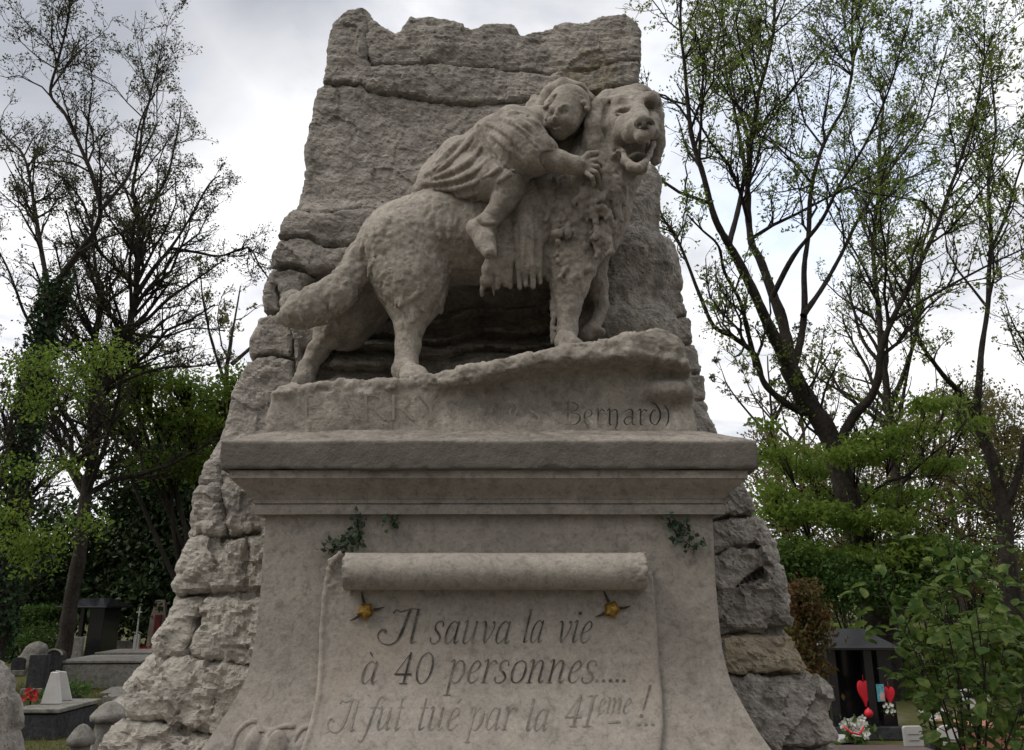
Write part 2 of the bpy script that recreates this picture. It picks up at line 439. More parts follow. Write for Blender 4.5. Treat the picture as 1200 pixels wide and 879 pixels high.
def leaf_mat(name, c1, c2, c3, trans=.35, scale=1.2):
    m, b = new_mat(name)
    P = wpos(b); n = b.noise(P, scale, 3, .6); rnd = b.noise(P, 23, 2, .5)
    c = b.mix(b.ramp(n, [(.35, 0.0), (.65, 1.0)]), c1, c2); c = b.mix(b.ramp(rnd, [(.45, 0.0), (.65, 1.0)]), c, c3)
    return finish(m, b, c, .6, spec=.2, trans=trans)
# ================================================================== materials of the setting
M_rock = stone_mat('rough_limestone', (.41, .375, .335), (.20, .182, .162), (.49, .45, .405), .85, .8, streak=.55, lichen=(W(690, 92, 3.80), .22, (.17, .13, .03)), tan=[((.9, 1.6, float(W(890, 790, 3.58)[2]), float(W(890, 744, 3.58)[2])), (.40, .33, .225), .85), ((-2.5, -.8, -1, 1.92), (.53, .49, .43), .75)], bstr=.9, bdist=.035)  # second tan zone: sunlit paleness of the left flank, painted in
M_sculpt = stone_mat('carved_limestone', (.37, .332, .287), (.20, .18, .155), (.45, .405, .35), .45, 1.2, streak=.22)
M_die = stone_mat('dressed_limestone', (.325, .293, .257), (.235, .212, .185), (.365, .33, .29), .5, 1.3, streak=.32, bstr=.3)
M_scroll = stone_mat('scroll_limestone', (.345, .313, .275), (.26, .235, .205), (.39, .354, .31), .3, 1.4, streak=.08, warm=(.36, .3, .25), bstr=.25)
M_cap = stone_mat('weathered_cap_stone', (.30, .268, .232), (.13, .117, .102), (.36, .322, .28), .55, 1.2, streak=.15, dark_below=2.172)
def ink_mat(name, dark, stone, lo, hi):
    m, b = new_mat(name); P = wpos(b); n = b.math('ADD', b.math('MULTIPLY', b.noise(P, 11, 4, .65), .6), b.math('MULTIPLY', b.noise(P, 60, 4, .7), .4))
    return finish(m, b, b.mix(b.ramp(n, [(lo, 0.0), (hi, 1.0)]), dark, stone), .9, n, .4, .004, .1)
M_ink = ink_mat('inscription_black', (.05, .044, .038), (.22, .2, .172), .44, .66)
M_ink2 = ink_mat('inscription_worn', (.075, .067, .058), (.3, .272, .24), .36, .62)
M_ink3 = plain('inscription_faint', (.245, .215, .182), .95, .18, 18)
M_gold = plain('gilt_bronze', (.30, .18, .035), .45, .6, 45, .5, .7)
M_iron = plain('dark_iron', (.05, .035, .028), .7, .3, 40)

# ================================================================== the monument
XC = -.09                                            # axis of the pedestal
def px_field(sc, Yref):
    X = sc.ax[0][:, None]; Z = sc.ax[2][None, :] - CAMZ
    c, s = math.cos(PITCH), math.sin(PITCH); dep = Yref * c + Z * s
    return (600 + FPX * X / dep).astype(np.float32), (439.5 - FPX * (Z * c - Yref * s) / dep + 0 * X).astype(np.float32), dep / FPX
def poly_sdf(PX, PY, poly):
    d = np.full(PX.shape, 1e9, np.float32); inside = np.zeros(PX.shape, bool); n = len(poly)
    for i in range(n):
        (x0, y0), (x1, y1) = poly[i], poly[(i + 1) % n]
        ex, ey = x1 - x0, y1 - y0; t = np.clip(((PX - x0) * ex + (PY - y0) * ey) / (ex * ex + ey * ey + 1e-9), 0, 1)
        d = np.minimum(d, np.hypot(PX - x0 - t * ex, PY - y0 - t * ey))
        if y0 != y1: inside ^= ((y0 > PY) != (y1 > PY)) & (PX < (x1 - x0) * (PY - y0) / (y1 - y0) + x0)
    return np.where(inside, -d, d)
def line_dist(PX, PY, pts):
    d = np.full(PX.shape, 1e9, np.float32)
    for (x0, y0), (x1, y1) in zip(pts[:-1], pts[1:]):
        ex, ey = x1 - x0, y1 - y0; t = np.clip(((PX - x0) * ex + (PY - y0) * ey) / (ex * ex + ey * ey + 1e-9), 0, 1)
        d = np.minimum(d, np.hypot(PX - x0 - t * ex, PY - y0 - t * ey))
    return d
def step(x, a, b):
    t = np.clip((x - a) / (b - a), 0, 1); return t * t * (3 - 2 * t)
def bell(PX, PY, cx, cy, rx, ry, p=2):
    return np.exp(-(((PX - cx) / rx) ** 2 + ((PY - cy) / ry) ** 2) ** (p / 2))
def jag(pts, amp, seed, per=5):
    rng = np.random.default_rng(seed); Q = catmull(pts, per); Q[1:-1] += rng.normal(0, amp, (len(Q) - 2, 2)); return [tuple(q) for q in Q]

monument = thing('stone_monument', 'tall limestone monument with a carved child riding a big dog before rough rock', 'monument', (XC, 3.6, 0))

# ------------------------------------------------------------------ rough rock backing
def rock_backing():
    s = Sculpt((-1.75, 3.12, -.05), (1.45, 4.75, 5.15), .0115)
    PX, PY, U = px_field(s, 3.8)
    right = [(727, 25), (744, 42), (745, 70), (746, 100), (752, 150), (760, 185), (764, 215), (768, 240), (774, 285), (778, 305), (792, 350), (802, 375), (813, 405), (822, 440), (833, 480), (846, 515),
             (868, 560), (880, 590), (893, 612), (900, 650), (912, 690), (918, 735), (928, 760), (940, 790), (962, 805), (972, 850), (985, 900), (1010, 1000), (1030, 1300)]
    left = [(70, 1300), (110, 1000), (138, 890), (160, 845), (174, 830), (175, 800), (193, 778), (197, 745), (213, 712), (216, 685), (232, 640), (235, 590), (250, 545), (264, 520), (282, 470), (299, 425), (302, 408), (316, 375),
            (320, 340), (330, 300), (334, 272), (350, 240), (356, 215), (362, 175), (372, 125), (381, 95), (384, 70), (393, 30)]
    top = [(400, 18), (412, 12), (428, 17), (440, 30), (452, 41), (462, 48), (470, 45), (479, 22), (500, 27), (522, 33), (548, 41), (570, 35), (600, 34), (612, 42), (625, 38), (650, 34), (660, 28), (690, 30), (700, 26)]
    yref = lambda py: float(np.interp(py, [0, 400, 480, 600, 900], [3.77, 3.75, 3.70, 3.62, 3.46])) + .07
    def rp(p):                                                                # outline point at its own depth, expressed on the reference plane
        q = W(p[0], p[1], yref(p[1])); dep = 3.8 * math.cos(PITCH) + (q[2] - CAMZ) * math.sin(PITCH)
        return (600 + FPX * q[0] / dep, 439.5 - FPX * ((q[2] - CAMZ) * math.cos(PITCH) - 3.8 * math.sin(PITCH)) / dep)
    poly = [rp(p) for p in right + left + top]
    rng = np.random.default_rng(3); poly = [(x + rng.normal(0, 1.5), y + rng.normal(0, 1.5)) for x, y in poly]
    d2 = poly_sdf(PX, PY, poly) * U
    def crack(pts): return np.interp(PX, [p[0] for p in pts], [p[1] for p in pts])
    cA = [(370, 98), (410, 99), (440, 107), (480, 113), (520, 121), (560, 121), (620, 116), (690, 107), (755, 97)]
    yA = crack(cA)
    yf = 3.74 + np.clip((400 - PY) / 400, 0, 1) * .10
    yf = yf - .022 * step(yA - PY, -2, 3)                                     # the upper bed oversails the slab
    yf = yf - .05 * step(PY, 235, 262) * step(PX, 470, 400)                    # left boulder beds
    yf = yf - .04 * bell(PX, PY, 352, 268, 55, 26, 3) - .02 * bell(PX, PY, 345, 312, 40, 14, 4)
    yf = yf + .34 * step(PX, 352, 395) * step(PX, 712, 668) * step(PY, 318, 345) * step(PY, 470, 440)
    strata = (((PY + 8 * np.sin(PX / 45) + 5 * np.sin(PX / 17)) % 27) / 27)
    rec = step(PX, 365, 400) * step(PX, 712, 680) * step(PY, 335, 350) * step(PY, 470, 440)
    yf = yf - rec * (.10 * strata + .22 * step(PY, 372, 430))
    yf = yf - .12 * step(PY, 480, 600) - .16 * step(PY, 600, 900)             # flanks step forward lower down
    yf = yf - .05 * step(PX, 340, 250) * step(PY, 500, 560)
    # beds and joints
    raw = [(cA, 2.0, .035), ([(430, 28), (433, 72), (455, 78)], 2, .03), ([(455, 76), (560, 78), (640, 84), (750, 72)], 1.6, .025),
              ([(338, 250), (380, 262), (425, 248)], 2, .02), ([(325, 292), (360, 288), (395, 298), (440, 290)], 3, .055), ([(318, 328), (345, 322), (380, 330), (420, 326)], 2.5, .05),
              ([(312, 378), (350, 374), (390, 385)], 3, .05), ([(350, 378), (352, 450)], 2.5, .04), ([(296, 428), (330, 424), (352, 430)], 3, .04), ([(330, 345), (338, 372)], 3, .04),
              ([(735, 196), (772, 192)], 3, .05), ([(715, 286), (745, 281), (782, 283)], 3.5, .08), ([(775, 352), (800, 346)], 3, .05), ([(790, 378), (812, 374), (812, 395)], 3, .05), ([(795, 408), (825, 404)], 3, .04), ([(810, 440), (840, 436)], 3, .04), ([(815, 470), (845, 468)], 3, .03),
              ([(215, 634), (250, 630), (276, 633), (310, 626)], 4.5, .08), ([(195, 702), (250, 697), (310, 694)], 4.5, .08), ([(170, 772), (232, 768), (300, 778)], 4.5, .08), ([(140, 842), (200, 838), (270, 858)], 4.5, .08),
              ([(275, 540), (272, 585), (277, 633)], 3.5, .07), ([(250, 698), (243, 735), (234, 770)], 3.5, .07), ([(233, 575), (276, 572)], 2.5, .04), ([(298, 628), (296, 700)], 2.5, .04), ([(268, 770), (262, 850)], 2, .03),
              ([(830, 612), (860, 607), (905, 604)], 4, .08), ([(836, 650), (870, 640), (915, 648)], 3, .04), ([(838, 743), (880, 741), (930, 737)], 4.5, .08), ([(846, 792), (890, 789), (965, 790)], 4.5, .08), ([(862, 690), (900, 662), (912, 650)], 3, .06),
              ([(100, 930), (260, 925)], 4.5, .07), ([(900, 880), (1000, 870)], 4, .07)]
    joints = [([rp((x, y)) if y > 150 else (x, y) for x, y in pts], w, dep) for pts, w, dep in raw]
    gr = np.zeros_like(PX); pil = np.zeros_like(PX)
    for pts, w, dep in joints:
        d = line_dist(PX, PY, jag(pts, .9, int(w * 100 + pts[0][0]))); gr = np.maximum(gr, dep * 1.15 * np.exp(-(d / (w * .72)) ** 2)); pil = np.maximum(pil, dep * .12 * np.exp(-d / (w * 2.2)))
    gy = (gr + pil).astype(np.float32)
    Y = s.ax[1][None, :, None]
    yy = (yf + gy)[:, None, :]
    a = (yy - Y).astype(np.float32); bb = (d2 + gy * .38)[:, None, :].astype(np.float32)
    k = .02; h = np.clip(.5 + .5 * (a - bb) / k, 0, 1)
    s.F = (a * h + bb * (1 - h) + k * h * (1 - h)).astype(np.float32)
    s.F = np.maximum(s.F, Y - 4.62)
    # big boulders right of the dog, and beside the tail
    s.pc([(722, 350, 3.79, 44), (742, 318, 3.82, 46), (762, 345, 3.80, 30)], .10); s.pc([(733, 248, 3.82, 34), (743, 222, 3.84, 32)], .09); s.pc([(700, 390, 3.70, 26), (765, 385, 3.66, 28)], .08)
    s.pc([(345, 355, 3.66, 14), (372, 392, 3.74, 22)], .05)
    s.noise(.4, .010, 5); s.noise(.15, .0055, 6, (1.3, 1, .7)); s.noise(.07, .0035, 7)
    V, F = s.nets()
    N = vnormals(V, F)
    Vs = V * np.array([1, 1, 1.25])
    low = np.clip((2.35 - V[:, 2]) / .5, 0, 1)                                 # hackly broken faces on the masonry, smoother slab above
    wp = V + .03 * np.stack([pnoise(V, .12, q) for q in (1, 2, 3)], 1)
    dsp = (.014 + .024 * low) * facets(wp, .24, 3) + (.006 + .014 * low) * facets(wp * np.array([1, 1, 1.4]), .085, 9) + (.0045 + .003 * low) * facets(V, .035, 4) + (.003 + .002 * low) * facets(V, .02, 14)
    dsp += (.008 + .006 * low) * fbm(V, .11, 5, .6, 11, True) + .012 * fbm(Vs, .25, 3, .5, 23) + .004 * fbm(V, .03, 2, .6, 5)
    top = np.clip((V[:, 2] - 4.25) / .1, 0, 1)                                  # horizontal bedding and tooling of the upper bed
    dsp += (.004 + .009 * top) * (1 - low) * fbm(V * np.array([.45, .5, 2.6]), .11, 4, .55, 31, True)
    V = V + N * dsp[:, None]
    return link('rock_backing', mesh_np('rock_backing', V, F, False), M_rock, monument)
rock_backing()

# ------------------------------------------------------------------ pedestal
DY, DW, DTOP, DBOT = 3.12, .872, 1.915, .55            # front plane, half width at the top, heights
def flare(z):
    return np.interp(-np.asarray(z, float), _fz, _fv)
_k = catmull([(-1.95, .0), (-1.7, -.004), (-1.45, .0), (-1.36, .008), (-1.28, .026), (-1.186, .066), (-1.08, .122), (-.95, .205), (-.75, .30), (-.5, .36)], 8); _fz, _fv = _k[:, 0], _k[:, 1]
def yfront(z): return DY - flare(z)
def on_front(px, py, lift=0.0):
    z = 1.5
    for _ in range(12):
        p = W(px, py, float(yfront(z)) - lift); z = p[2]
    return p
def ring_loft(rows, back=4.2):
    """rows of (half width, front y, z) -> closed box-like shell"""
    V = []; F = []; n = 24
    for hw, y, z in rows:
        xs = np.linspace(-hw, hw, n); V += [(XC + x, y, z) for x in xs] + [(XC + hw, (y + back) / 2, z), (XC + hw, back, z), (XC - hw, back, z), (XC - hw, (y + back) / 2, z)]
    m = n + 4
    for j in range(len(rows) - 1):
        for i in range(m): k = (i + 1) % m; F.append((j * m + i, j * m + k, (j + 1) * m + k, (j + 1) * m + i))
    return np.array(V), np.array(F)
zs = np.concatenate([[.55, .56], np.linspace(.58, DTOP, 60)])
V, F = ring_loft([(DW + float(flare(z)), float(yfront(z)), z) for z in zs])
V[:, 0] += .004 * pnoise(V, .12, 3); V[:, 1] += .003 * pnoise(V, .2, 4)
pedestal = link('pedestal', mesh_np('pedestal', V, F), M_die, monument)
mod = pedestal.modifiers.new('edge', 'EDGE_SPLIT'); mod.split_angle = R(40)
# foot and step under the die, below the frame
b = MB(); b.box((XC, 3.6, .4), (2.75, 1.95, .32)); b.box((XC, 3.6, .12), (3.5, 2.5, .24)); b.build('pedestal_foot', M_die, monument, bevel=.02)

# cornice moulding: list of (z, overhang) from the die upward
prof = [(1.905, .0), (1.905, .03), (1.912, .03), (1.925, .034), (1.938, .03), (1.945, .022), (1.947, .030), (1.962, .030)]
for t in np.linspace(0, 1, 14):                        # cyma
    prof.append((1.964 + .068 * t, .034 + .066 * (t ** 1.5 * (1.6 - .6 * t))))
prof += [(2.034, .106), (2.06, .106), (2.062, .112)]
V, F = ring_loft([(DW + .012 + o, DY - o, z) for z, o in prof])
V[:, 2] += .0015 * pnoise(V, .15, 8)
corn = link('cornice_moulding', mesh_np('cornice_moulding', V, F), M_die, monument); mod = corn.modifiers.new('edge', 'EDGE_SPLIT'); mod.split_angle = R(35)

def cap_slab():
    s = Sculpt((XC - 1.12, 2.93, 2.0), (XC + 1.12, 4.0, 2.32), .0075)
    X = s.ax[0][:, None, None] - XC; Y = s.ax[1][None, :, None]; Z = s.ax[2][None, None, :]
    dx = np.abs(X) - 1.03; dy = np.maximum(2.985 - Y, Y - 3.95)
    q = np.maximum(dx, dy)
    d = np.maximum(np.maximum(q, 2.058 - Z), Z - 2.186)
    slope = (Z - (2.178 + np.clip(-q, 0, .16) * .46)) * .9             # weathered, sloping top
    s.F = np.maximum(np.maximum(q, 2.058 - Z), slope).astype(np.float32); s.F = s.F + .006
    s.noise(.3, .0025, 1); s.noise(.06, .0016, 2); s.noise(.03, .0012, 9)
    rng = np.random.default_rng(5)                                      # chipped arrises
    for i in range(26):
        x = rng.uniform(-1.03, 1.03); z = rng.choice([2.062, 2.062, 2.18]); s.ell((XC + x, 2.985, z), (rng.uniform(.012, .04), .011, .009), None, .008, 'sub')
    s.ell((XC + .24, 2.985, 2.062), (.05, .014, .016), None, .008, 'sub'); s.ell((XC - 1.03, 2.985, 2.07), (.02, .02, .03), None, .01, 'sub')
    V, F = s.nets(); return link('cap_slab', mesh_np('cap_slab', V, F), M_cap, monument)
cap_slab()

# ------------------------------------------------------------------ unrolled scroll with the inscription
TH = .028
def scroll():
    s = Sculpt((XC - .82, 2.72, .8), (XC + .82, 3.16, 1.86), .0062)
    X = s.ax[0][:, None, None]; Y = s.ax[1][None, :, None]; Z = s.ax[2][None, None, :]
    z = s.ax[2]; yl = yfront(z)
    L = [on_front(*p) for p in ((386, 668), (381, 700), (378, 740), (377, 780), (374, 815), (366, 850), (352, 890), (330, 940))]
    Rr = [on_front(*p) for p in ((764, 668), (767, 700), (770, 740), (772, 780), (776, 815), (777, 850), (772, 900), (760, 940))]
    xl = np.interp(-z, [-p[2] for p in L], [p[0] for p in L]); xr = np.interp(-z, [-p[2] for p in Rr], [p[0] for p in Rr])
    ztop = on_front(600, 668)[2]
    e = np.maximum(np.maximum(xl[None, :] - s.ax[0][:, None], s.ax[0][:, None] - xr[None, :]), z[None, :] - ztop)[:, None, :]
    a = np.maximum((yl - TH)[None, None, :] - Y, Y - (yl + .02)[None, None, :]); k = .022
    h = np.clip(.5 + .5 * (a - e) / k, 0, 1); s.F = (a * h + e * (1 - h) + k * h * (1 - h)).astype(np.float32)
    # left curl lip running down the edge
    P = [p + np.array([.004, -.022, 0]) for p in L[:7]]; s.chain(P, [.011] * 7, .008)
    # the roll
    c0 = on_front(402, 670); c1 = on_front(752, 667); yc = DY - .062
    c0 = W(404, 671, yc); c1 = W(757, 668, yc); c0[2] = c1[2] = (c0[2] + c1[2]) / 2; rr = .0675
    sl, Xs, Ys, Zs = s.sub((c0[0] - .1, yc - .12, c0[2] - .12), (c1[0] + .1, yc + .12, c0[2] + .12))
    ra = np.sqrt((Ys - yc) ** 2 + (Zs - c0[2]) ** 2) - rr; ends = np.maximum(c0[0] - Xs, Xs - c1[0])
    th = np.arctan2(Zs - c0[2], Ys - yc); spiral = .006 * (np.sin((ra + rr) / .0028 * 1.1 + th) > .2) * step(ra, -.07, -.055)
    d = np.maximum(ra, ends + spiral) ; s.op(sl, (d + 0 * Xs).astype(np.float32), .006, 'add')
    # sheet rising off the left edge into the roll
    A = on_front(388, 668); s.chain([A + np.array([.0, -.02, -.01]), A + np.array([.012, -.05, .03]), A + np.array([.045, -.07, .055])], [.012, .013, .012], .012)
    hp = W(394, 668, yc - .03); s.cone(hp, .017, hp + np.array([.05, .05, 0]), .014, .006, 'sub')
    e0 = np.array([c0[0] - .004, yc, c0[2]]); sp = [e0 + np.array([0, (.056 - .0065 * q) * math.cos(-2.2 + q * .9), (.056 - .0065 * q) * math.sin(-2.2 + q * .9)]) for q in range(8)]; s.chain(sp, [.007] * 8, .004, 'sub')
    s.noise(.05, .0005, 2)
    V, F = s.nets(); N = vnormals(V, F)
    rough = np.clip((np.maximum(V[:, 0] - (c1[0] - .075), c0[0] + .03 - V[:, 0])) / .012, 0, 1) * (V[:, 2] > c0[2] - .09)
    V = V + N * (rough * (.008 * fbm(V, .022, 3, .6, 4)))[:, None]
    return link('scroll', mesh_np('scroll', V, F), M_scroll, monument)
scroll_o = scroll()

def shells():
    """half hidden scalloped relief at the foot of the scroll's left edge"""
    s = Sculpt((XC - 1.12, 2.6, .8), (XC - .4, 3.1, 1.35), .006)
    def arc(pts, r, lift=-.004):
        P = [on_front(x, y, lift) for x, y in catmull(pts, 4)]; s.chain(P, [rad(r * .8, P[0])] * len(P), .01)
    arc([(272, 879), (276, 862), (288, 849), (300, 845), (312, 852), (318, 860)], 3.4)
    arc([(287, 882), (290, 866), (300, 855), (311, 857)], 3.2)
    arc([(308, 890), (309, 872), (320, 857), (335, 851), (345, 852)], 3.6)
    arc([(340, 880), (348, 862), (357, 852), (366, 853)], 3.4)
    for c in ((298, 872, 9, 15), (325, 876, 13, 20), (352, 882, 9, 16)):
        p = on_front(c[0], c[1]); s.ell(p, (rad(c[2], p), .016, rad(c[3], p)), None, .012)
    V, F = s.nets(); V = relax(V, F, 1)
    return link('shell_relief', mesh_np('shell_relief', V, F), M_die, monument)
shells()

def stud(px, py, seed):
    p = on_front(px, py, TH); rng = random.Random(seed); b = MB(); n = 10
    prof = [(.029, .004), (.031, -.012), (.024, -.024), (.011, -.033), (.004, -.035)]
    V = []; F = []
    for r, y in prof:
        for i in range(n): a = 2 * math.pi * i / n + .3 * seed; q = r * rng.uniform(.9, 1.05) * (1.12 if i % 2 else .82); V.append((p[0] + q * math.cos(a), p[1] + y, p[2] + q * math.sin(a)))
    for j in range(4):
        for i in range(n): k = (i + 1) % n; F.append((j * n + i, (j + 1) * n + i, (j + 1) * n + k, j * n + k))
    F.append(tuple(4 * n + i for i in range(n)))
    b.add(V, F); o = b.build('gilt_stud', M_gold, monument)
    for a in ((.12, 2.0, 3.6) if seed == 2 else (.15, 1.85, 3.75)):
        b = MB(); c, s_ = math.cos(a), math.sin(a); b.tube([(p[0] + .03 * c, p[1] - .006, p[2] + .03 * s_), (p[0] + .05 * c, p[1] - .012, p[2] + .05 * s_), (p[0] + .07 * c, p[1] - .008, p[2] + .068 * s_ + .004)], [.006, .0045, .0015], 5); b.build('spike', M_iron, o)
stud(429, 716, 1); stud(717, 714, 2)

# ------------------------------------------------------------------ engraved lettering
T_, N_ = .15, .055
GL = {  # glyph: advance, strokes [(points, widths)]
 'I': (.75, [([(.62, 1.5), (.56, 1.0), (.48, .4), (.36, .08), (.12, -.06), (-.2, .06), (-.36, .34), (-.28, .58), (-.12, .55), (-.12, .44)], [.15, .17, .17, .12, .06, .05, .08, .12, .12, .1]), ([(.02, 1.3), (.1, 1.46), (.3, 1.38), (.62, 1.5), (.8, 1.5)], [.12, .07, .09, .05, .03])]),
 'l': (.42, [([(.17, 1.5), (.17, .2), (.21, .03), (.38, .1)], [.16, .16, .1, .03]), ([(.04, 1.47), (.17, 1.5)], [.04, .04])]),
 's': (.66, [([(.52, .76), (.48, .96), (.3, 1.0), (.16, .86), (.2, .62), (.42, .4), (.5, .2), (.38, .02), (.18, .0), (.06, .12), (.06, .26)], [.1, .05, .05, .1, .15, .16, .12, .06, .06, .08, .1])]),
 'a': (.86, [([(.56, .86), (.4, 1.0), (.2, .84), (.11, .5), (.13, .15), (.26, .0), (.44, .14), (.57, .4)], [.05, .05, .1, .15, .13, .06, .05, .04]), ([(.6, 1.0), (.58, .18), (.64, .01), (.8, .14)], [.14, .16, .1, .03])]),
 'u': (.9, [([(.02, .92), (.16, 1.0), (.16, .2), (.24, .0), (.42, .12), (.6, .45)], [.03, .12, .16, .08, .05, .04]), ([(.62, 1.0), (.6, .18), (.66, .01), (.82, .14)], [.15, .16, .1, .03])]),
 'v': (.74, [([(.0, .92), (.12, 1.0), (.2, .8), (.26, .2), (.32, .0)], [.03, .1, .16, .15, .08]), ([(.32, .0), (.5, .3), (.62, .7), (.58, .98), (.5, .92)], [.05, .05, .06, .07, .1])]),
 'i': (.42, [([(.03, .93), (.17, 1.0), (.16, .18), (.22, .01), (.38, .14)], [.03, .12, .16, .1, .03]), ([(.12, 1.36), (.28, 1.37)], [.22, .22])]),
 'e': (.66, [([(.12, .42), (.4, .56), (.52, .8), (.4, .99), (.22, .86), (.11, .5), (.14, .14), (.3, .0), (.46, .08), (.58, .26)], [.03, .05, .1, .06, .08, .15, .14, .07, .05, .03])]),
 'p': (.84, [([(.02, .92), (.18, 1.0), (.18, .2), (.18, -.55)], [.03, .12, .15, .13]), ([(.02, -.56), (.36, -.56)], [.05, .05]), ([(.19, .6), (.38, .98), (.6, .9), (.68, .5), (.56, .08), (.36, .0), (.2, .16)], [.04, .05, .1, .15, .1, .05, .04])]),
 'r': (.6, [([(.02, .92), (.18, 1.0), (.18, .0)], [.03, .12, .15]), ([(.04, .0), (.34, .0)], [.045, .045]), ([(.19, .55), (.32, .9), (.48, 1.0), (.56, .88)], [.04, .05, .08, .13])]),
 'o': (.76, [([(.4, 1.0), (.18, .86), (.1, .5), (.16, .12), (.36, .0), (.58, .14), (.66, .5), (.6, .88), (.4, 1.0)], [.05, .1, .15, .12, .05, .1, .15, .1, .05])]),
 'n': (.9, [([(.02, .92), (.18, 1.0), (.18, .0)], [.03, .12, .15]), ([(.05, .0), (.32, .0)], [.045, .045]), ([(.19, .5), (.4, .95), (.56, .98), (.62, .75), (.6, .18), (.67, .01), (.82, .14)], [.04, .05, .1, .15, .15, .1, .03])]),
 'm': (1.34, [([(.02, .92), (.18, 1.0), (.18, .0)], [.03, .12, .15]), ([(.19, .5), (.4, .95), (.54, .98), (.6, .75), (.6, .0)], [.04, .05, .1, .15, .15]), ([(.61, .5), (.84, .95), (1.0, .98), (1.05, .75), (1.04, .18), (1.1, .01), (1.25, .14)], [.04, .05, .1, .15, .15, .1, .03])]),
 't': (.5, [([(.2, 1.42), (.18, .2), (.25, .01), (.44, .14)], [.1, .15, .1, .03]), ([(.02, 1.0), (.4, 1.0)], [.05, .05])]),
 'f': (.52, [([(.72, 1.36), (.62, 1.5), (.44, 1.4), (.3, .9), (.2, .1), (.1, -.38), (-.04, -.55), (-.16, -.46)], [.12, .06, .07, .14, .15, .12, .06, .1]), ([(.06, 1.0), (.54, 1.0)], [.05, .05])]),
 'd': (.9, [([(.56, .86), (.4, 1.0), (.2, .84), (.11, .5), (.13, .15), (.26, .0), (.44, .14), (.57, .4)], [.05, .05, .1, .15, .13, .06, .05, .04]), ([(.62, 1.5), (.58, .18), (.64, .01), (.8, .14)], [.14, .16, .1, .03])]),
 '4': (.95, [([(.62, 1.42), (.08, .42)], [.05, .06]), ([(.06, .42), (.86, .42)], [.11, .13]), ([(.6, 1.42), (.58, .0)], [.15, .16]), ([(.38, .0), (.76, .0)], [.07, .07])]),
 '0': (.92, [([(.46, 1.42), (.22, 1.2), (.12, .7), (.22, .2), (.46, .0), (.7, .2), (.8, .7), (.7, 1.2), (.46, 1.42)], [.05, .1, .16, .12, .05, .1, .16, .12, .05])]),
 '1': (.6, [([(.3, 1.42), (.3, .0)], [.16, .16]), ([(.08, .0), (.52, .0)], [.06, .06]), ([(.08, 1.36), (.5, 1.42)], [.08, .07])]),
 '!': (.5, [([(.26, 1.5), (.2, .5), (.17, .3)], [.19, .12, .05]), ([(.07, .05), (.25, .05)], [.2, .2])]),
 '.': (.42, [([(.06, .06), (.24, .06)], [.19, .19])]),
 '^': (0, []),
}
def ribbons(glyph_strokes, f, out, per=5):
    for pts, ws in glyph_strokes:
        Q = catmull(pts, per) if len(pts) > 2 else np.array(pts, float)
        w = .64 * np.interp(np.linspace(0, 1, len(Q)), np.linspace(0, 1, len(ws)), ws)
        T = np.gradient(Q, axis=0); T /= np.linalg.norm(T, axis=1)[:, None] + 1e-9; Nn = np.stack([-T[:, 1], T[:, 0]], 1)
        A = [f(q) for q in Q + Nn * w[:, None] / 2]; B = [f(q) for q in Q - Nn * w[:, None] / 2]
        n0 = sum(len(v) for v in out[0]); out[0].append(np.array(A + B)); m = len(Q)
        out[1] += [(n0 + i, n0 + i + 1, n0 + m + i + 1, n0 + m + i) for i in range(m - 1)]
def word(out, text, x0, x1, base0, xh, slant=.30, base1=None, lift=TH + .0025, gl=GL, surf=None, seed=0, accents=()):
    adv = [gl[c][0] for c in text]; tot = sum(adv); sx = (x1 - x0) / tot; x = 0
    surf = surf or (lambda a, c: on_front(a, c, lift)); base1 = base0 if base1 is None else base1
    for i, ch in enumerate(text):
        def f(q, x=x):
            bx = x0 + (x + q[0]) * sx; by = base0 + (base1 - base0) * (x / tot)
            return surf(bx + slant * q[1] * xh * .8, by - q[1] * xh)
        ribbons(gl[ch][1], f, out)
        for k, ac in accents:
            if k == i: ribbons([ac], f, out)
        x += adv[i]
def lettering(name, mat, parent, words):
    for w in words:                                                           # each word is a part of its own
        out = [[], []]; word(out, *w[0], **w[1]); link(name, mesh_np(name, np.concatenate(out[0]), np.array(out[1]), False), mat, parent)
AC = ([(.5, 1.42), (.32, 1.22)], [.05, .12]); GR = ([(.2, 1.42), (.36, 1.2)], [.12, .05])
lettering('inscription_word', M_ink, scroll_o, [(('Il', 452, 489, 754, 27), {}), (('sauva', 502, 598, 754, 26), {}), (('la', 610, 636, 753, 26), {}), (('vie', 650, 692, 753, 25), {})])
lettering('inscription_word', M_ink, scroll_o, [(('à'.replace('à', 'a'), 420, 442, 801, 26), dict(accents=[(0, GR)])), (('40', 458, 505, 801, 26), {}), (('personnes', 522, 697, 800, 26), {}), (('.....', 696, 736, 799, 24), {})])
lettering('inscription_word', M_ink2, scroll_o, [(('Il', 390, 416, 857, 25), {}), (('fut', 426, 470, 855, 26), {}), (('tue', 486, 536, 855, 26), dict(accents=[(2, AC)])), (('par', 546, 600, 855, 26), {}), (('la', 613, 642, 856, 25), {}),
    (('41', 658, 694, 851, 26), {}), (('eme', 698, 738, 836, 18), dict(accents=[(0, GR)])), (('!', 748, 758, 840, 25), {}), (('...', 745, 770, 850, 22), {})])
b = MB(); A = [on_front(x, y, TH + .0025) for x, y in ((712, 845), (727, 844.2), (727, 846.6), (712, 847.4))]; b.add(A, [(0, 3, 2, 1)]); b.build('inscription_rule', M_ink2, scroll_o)
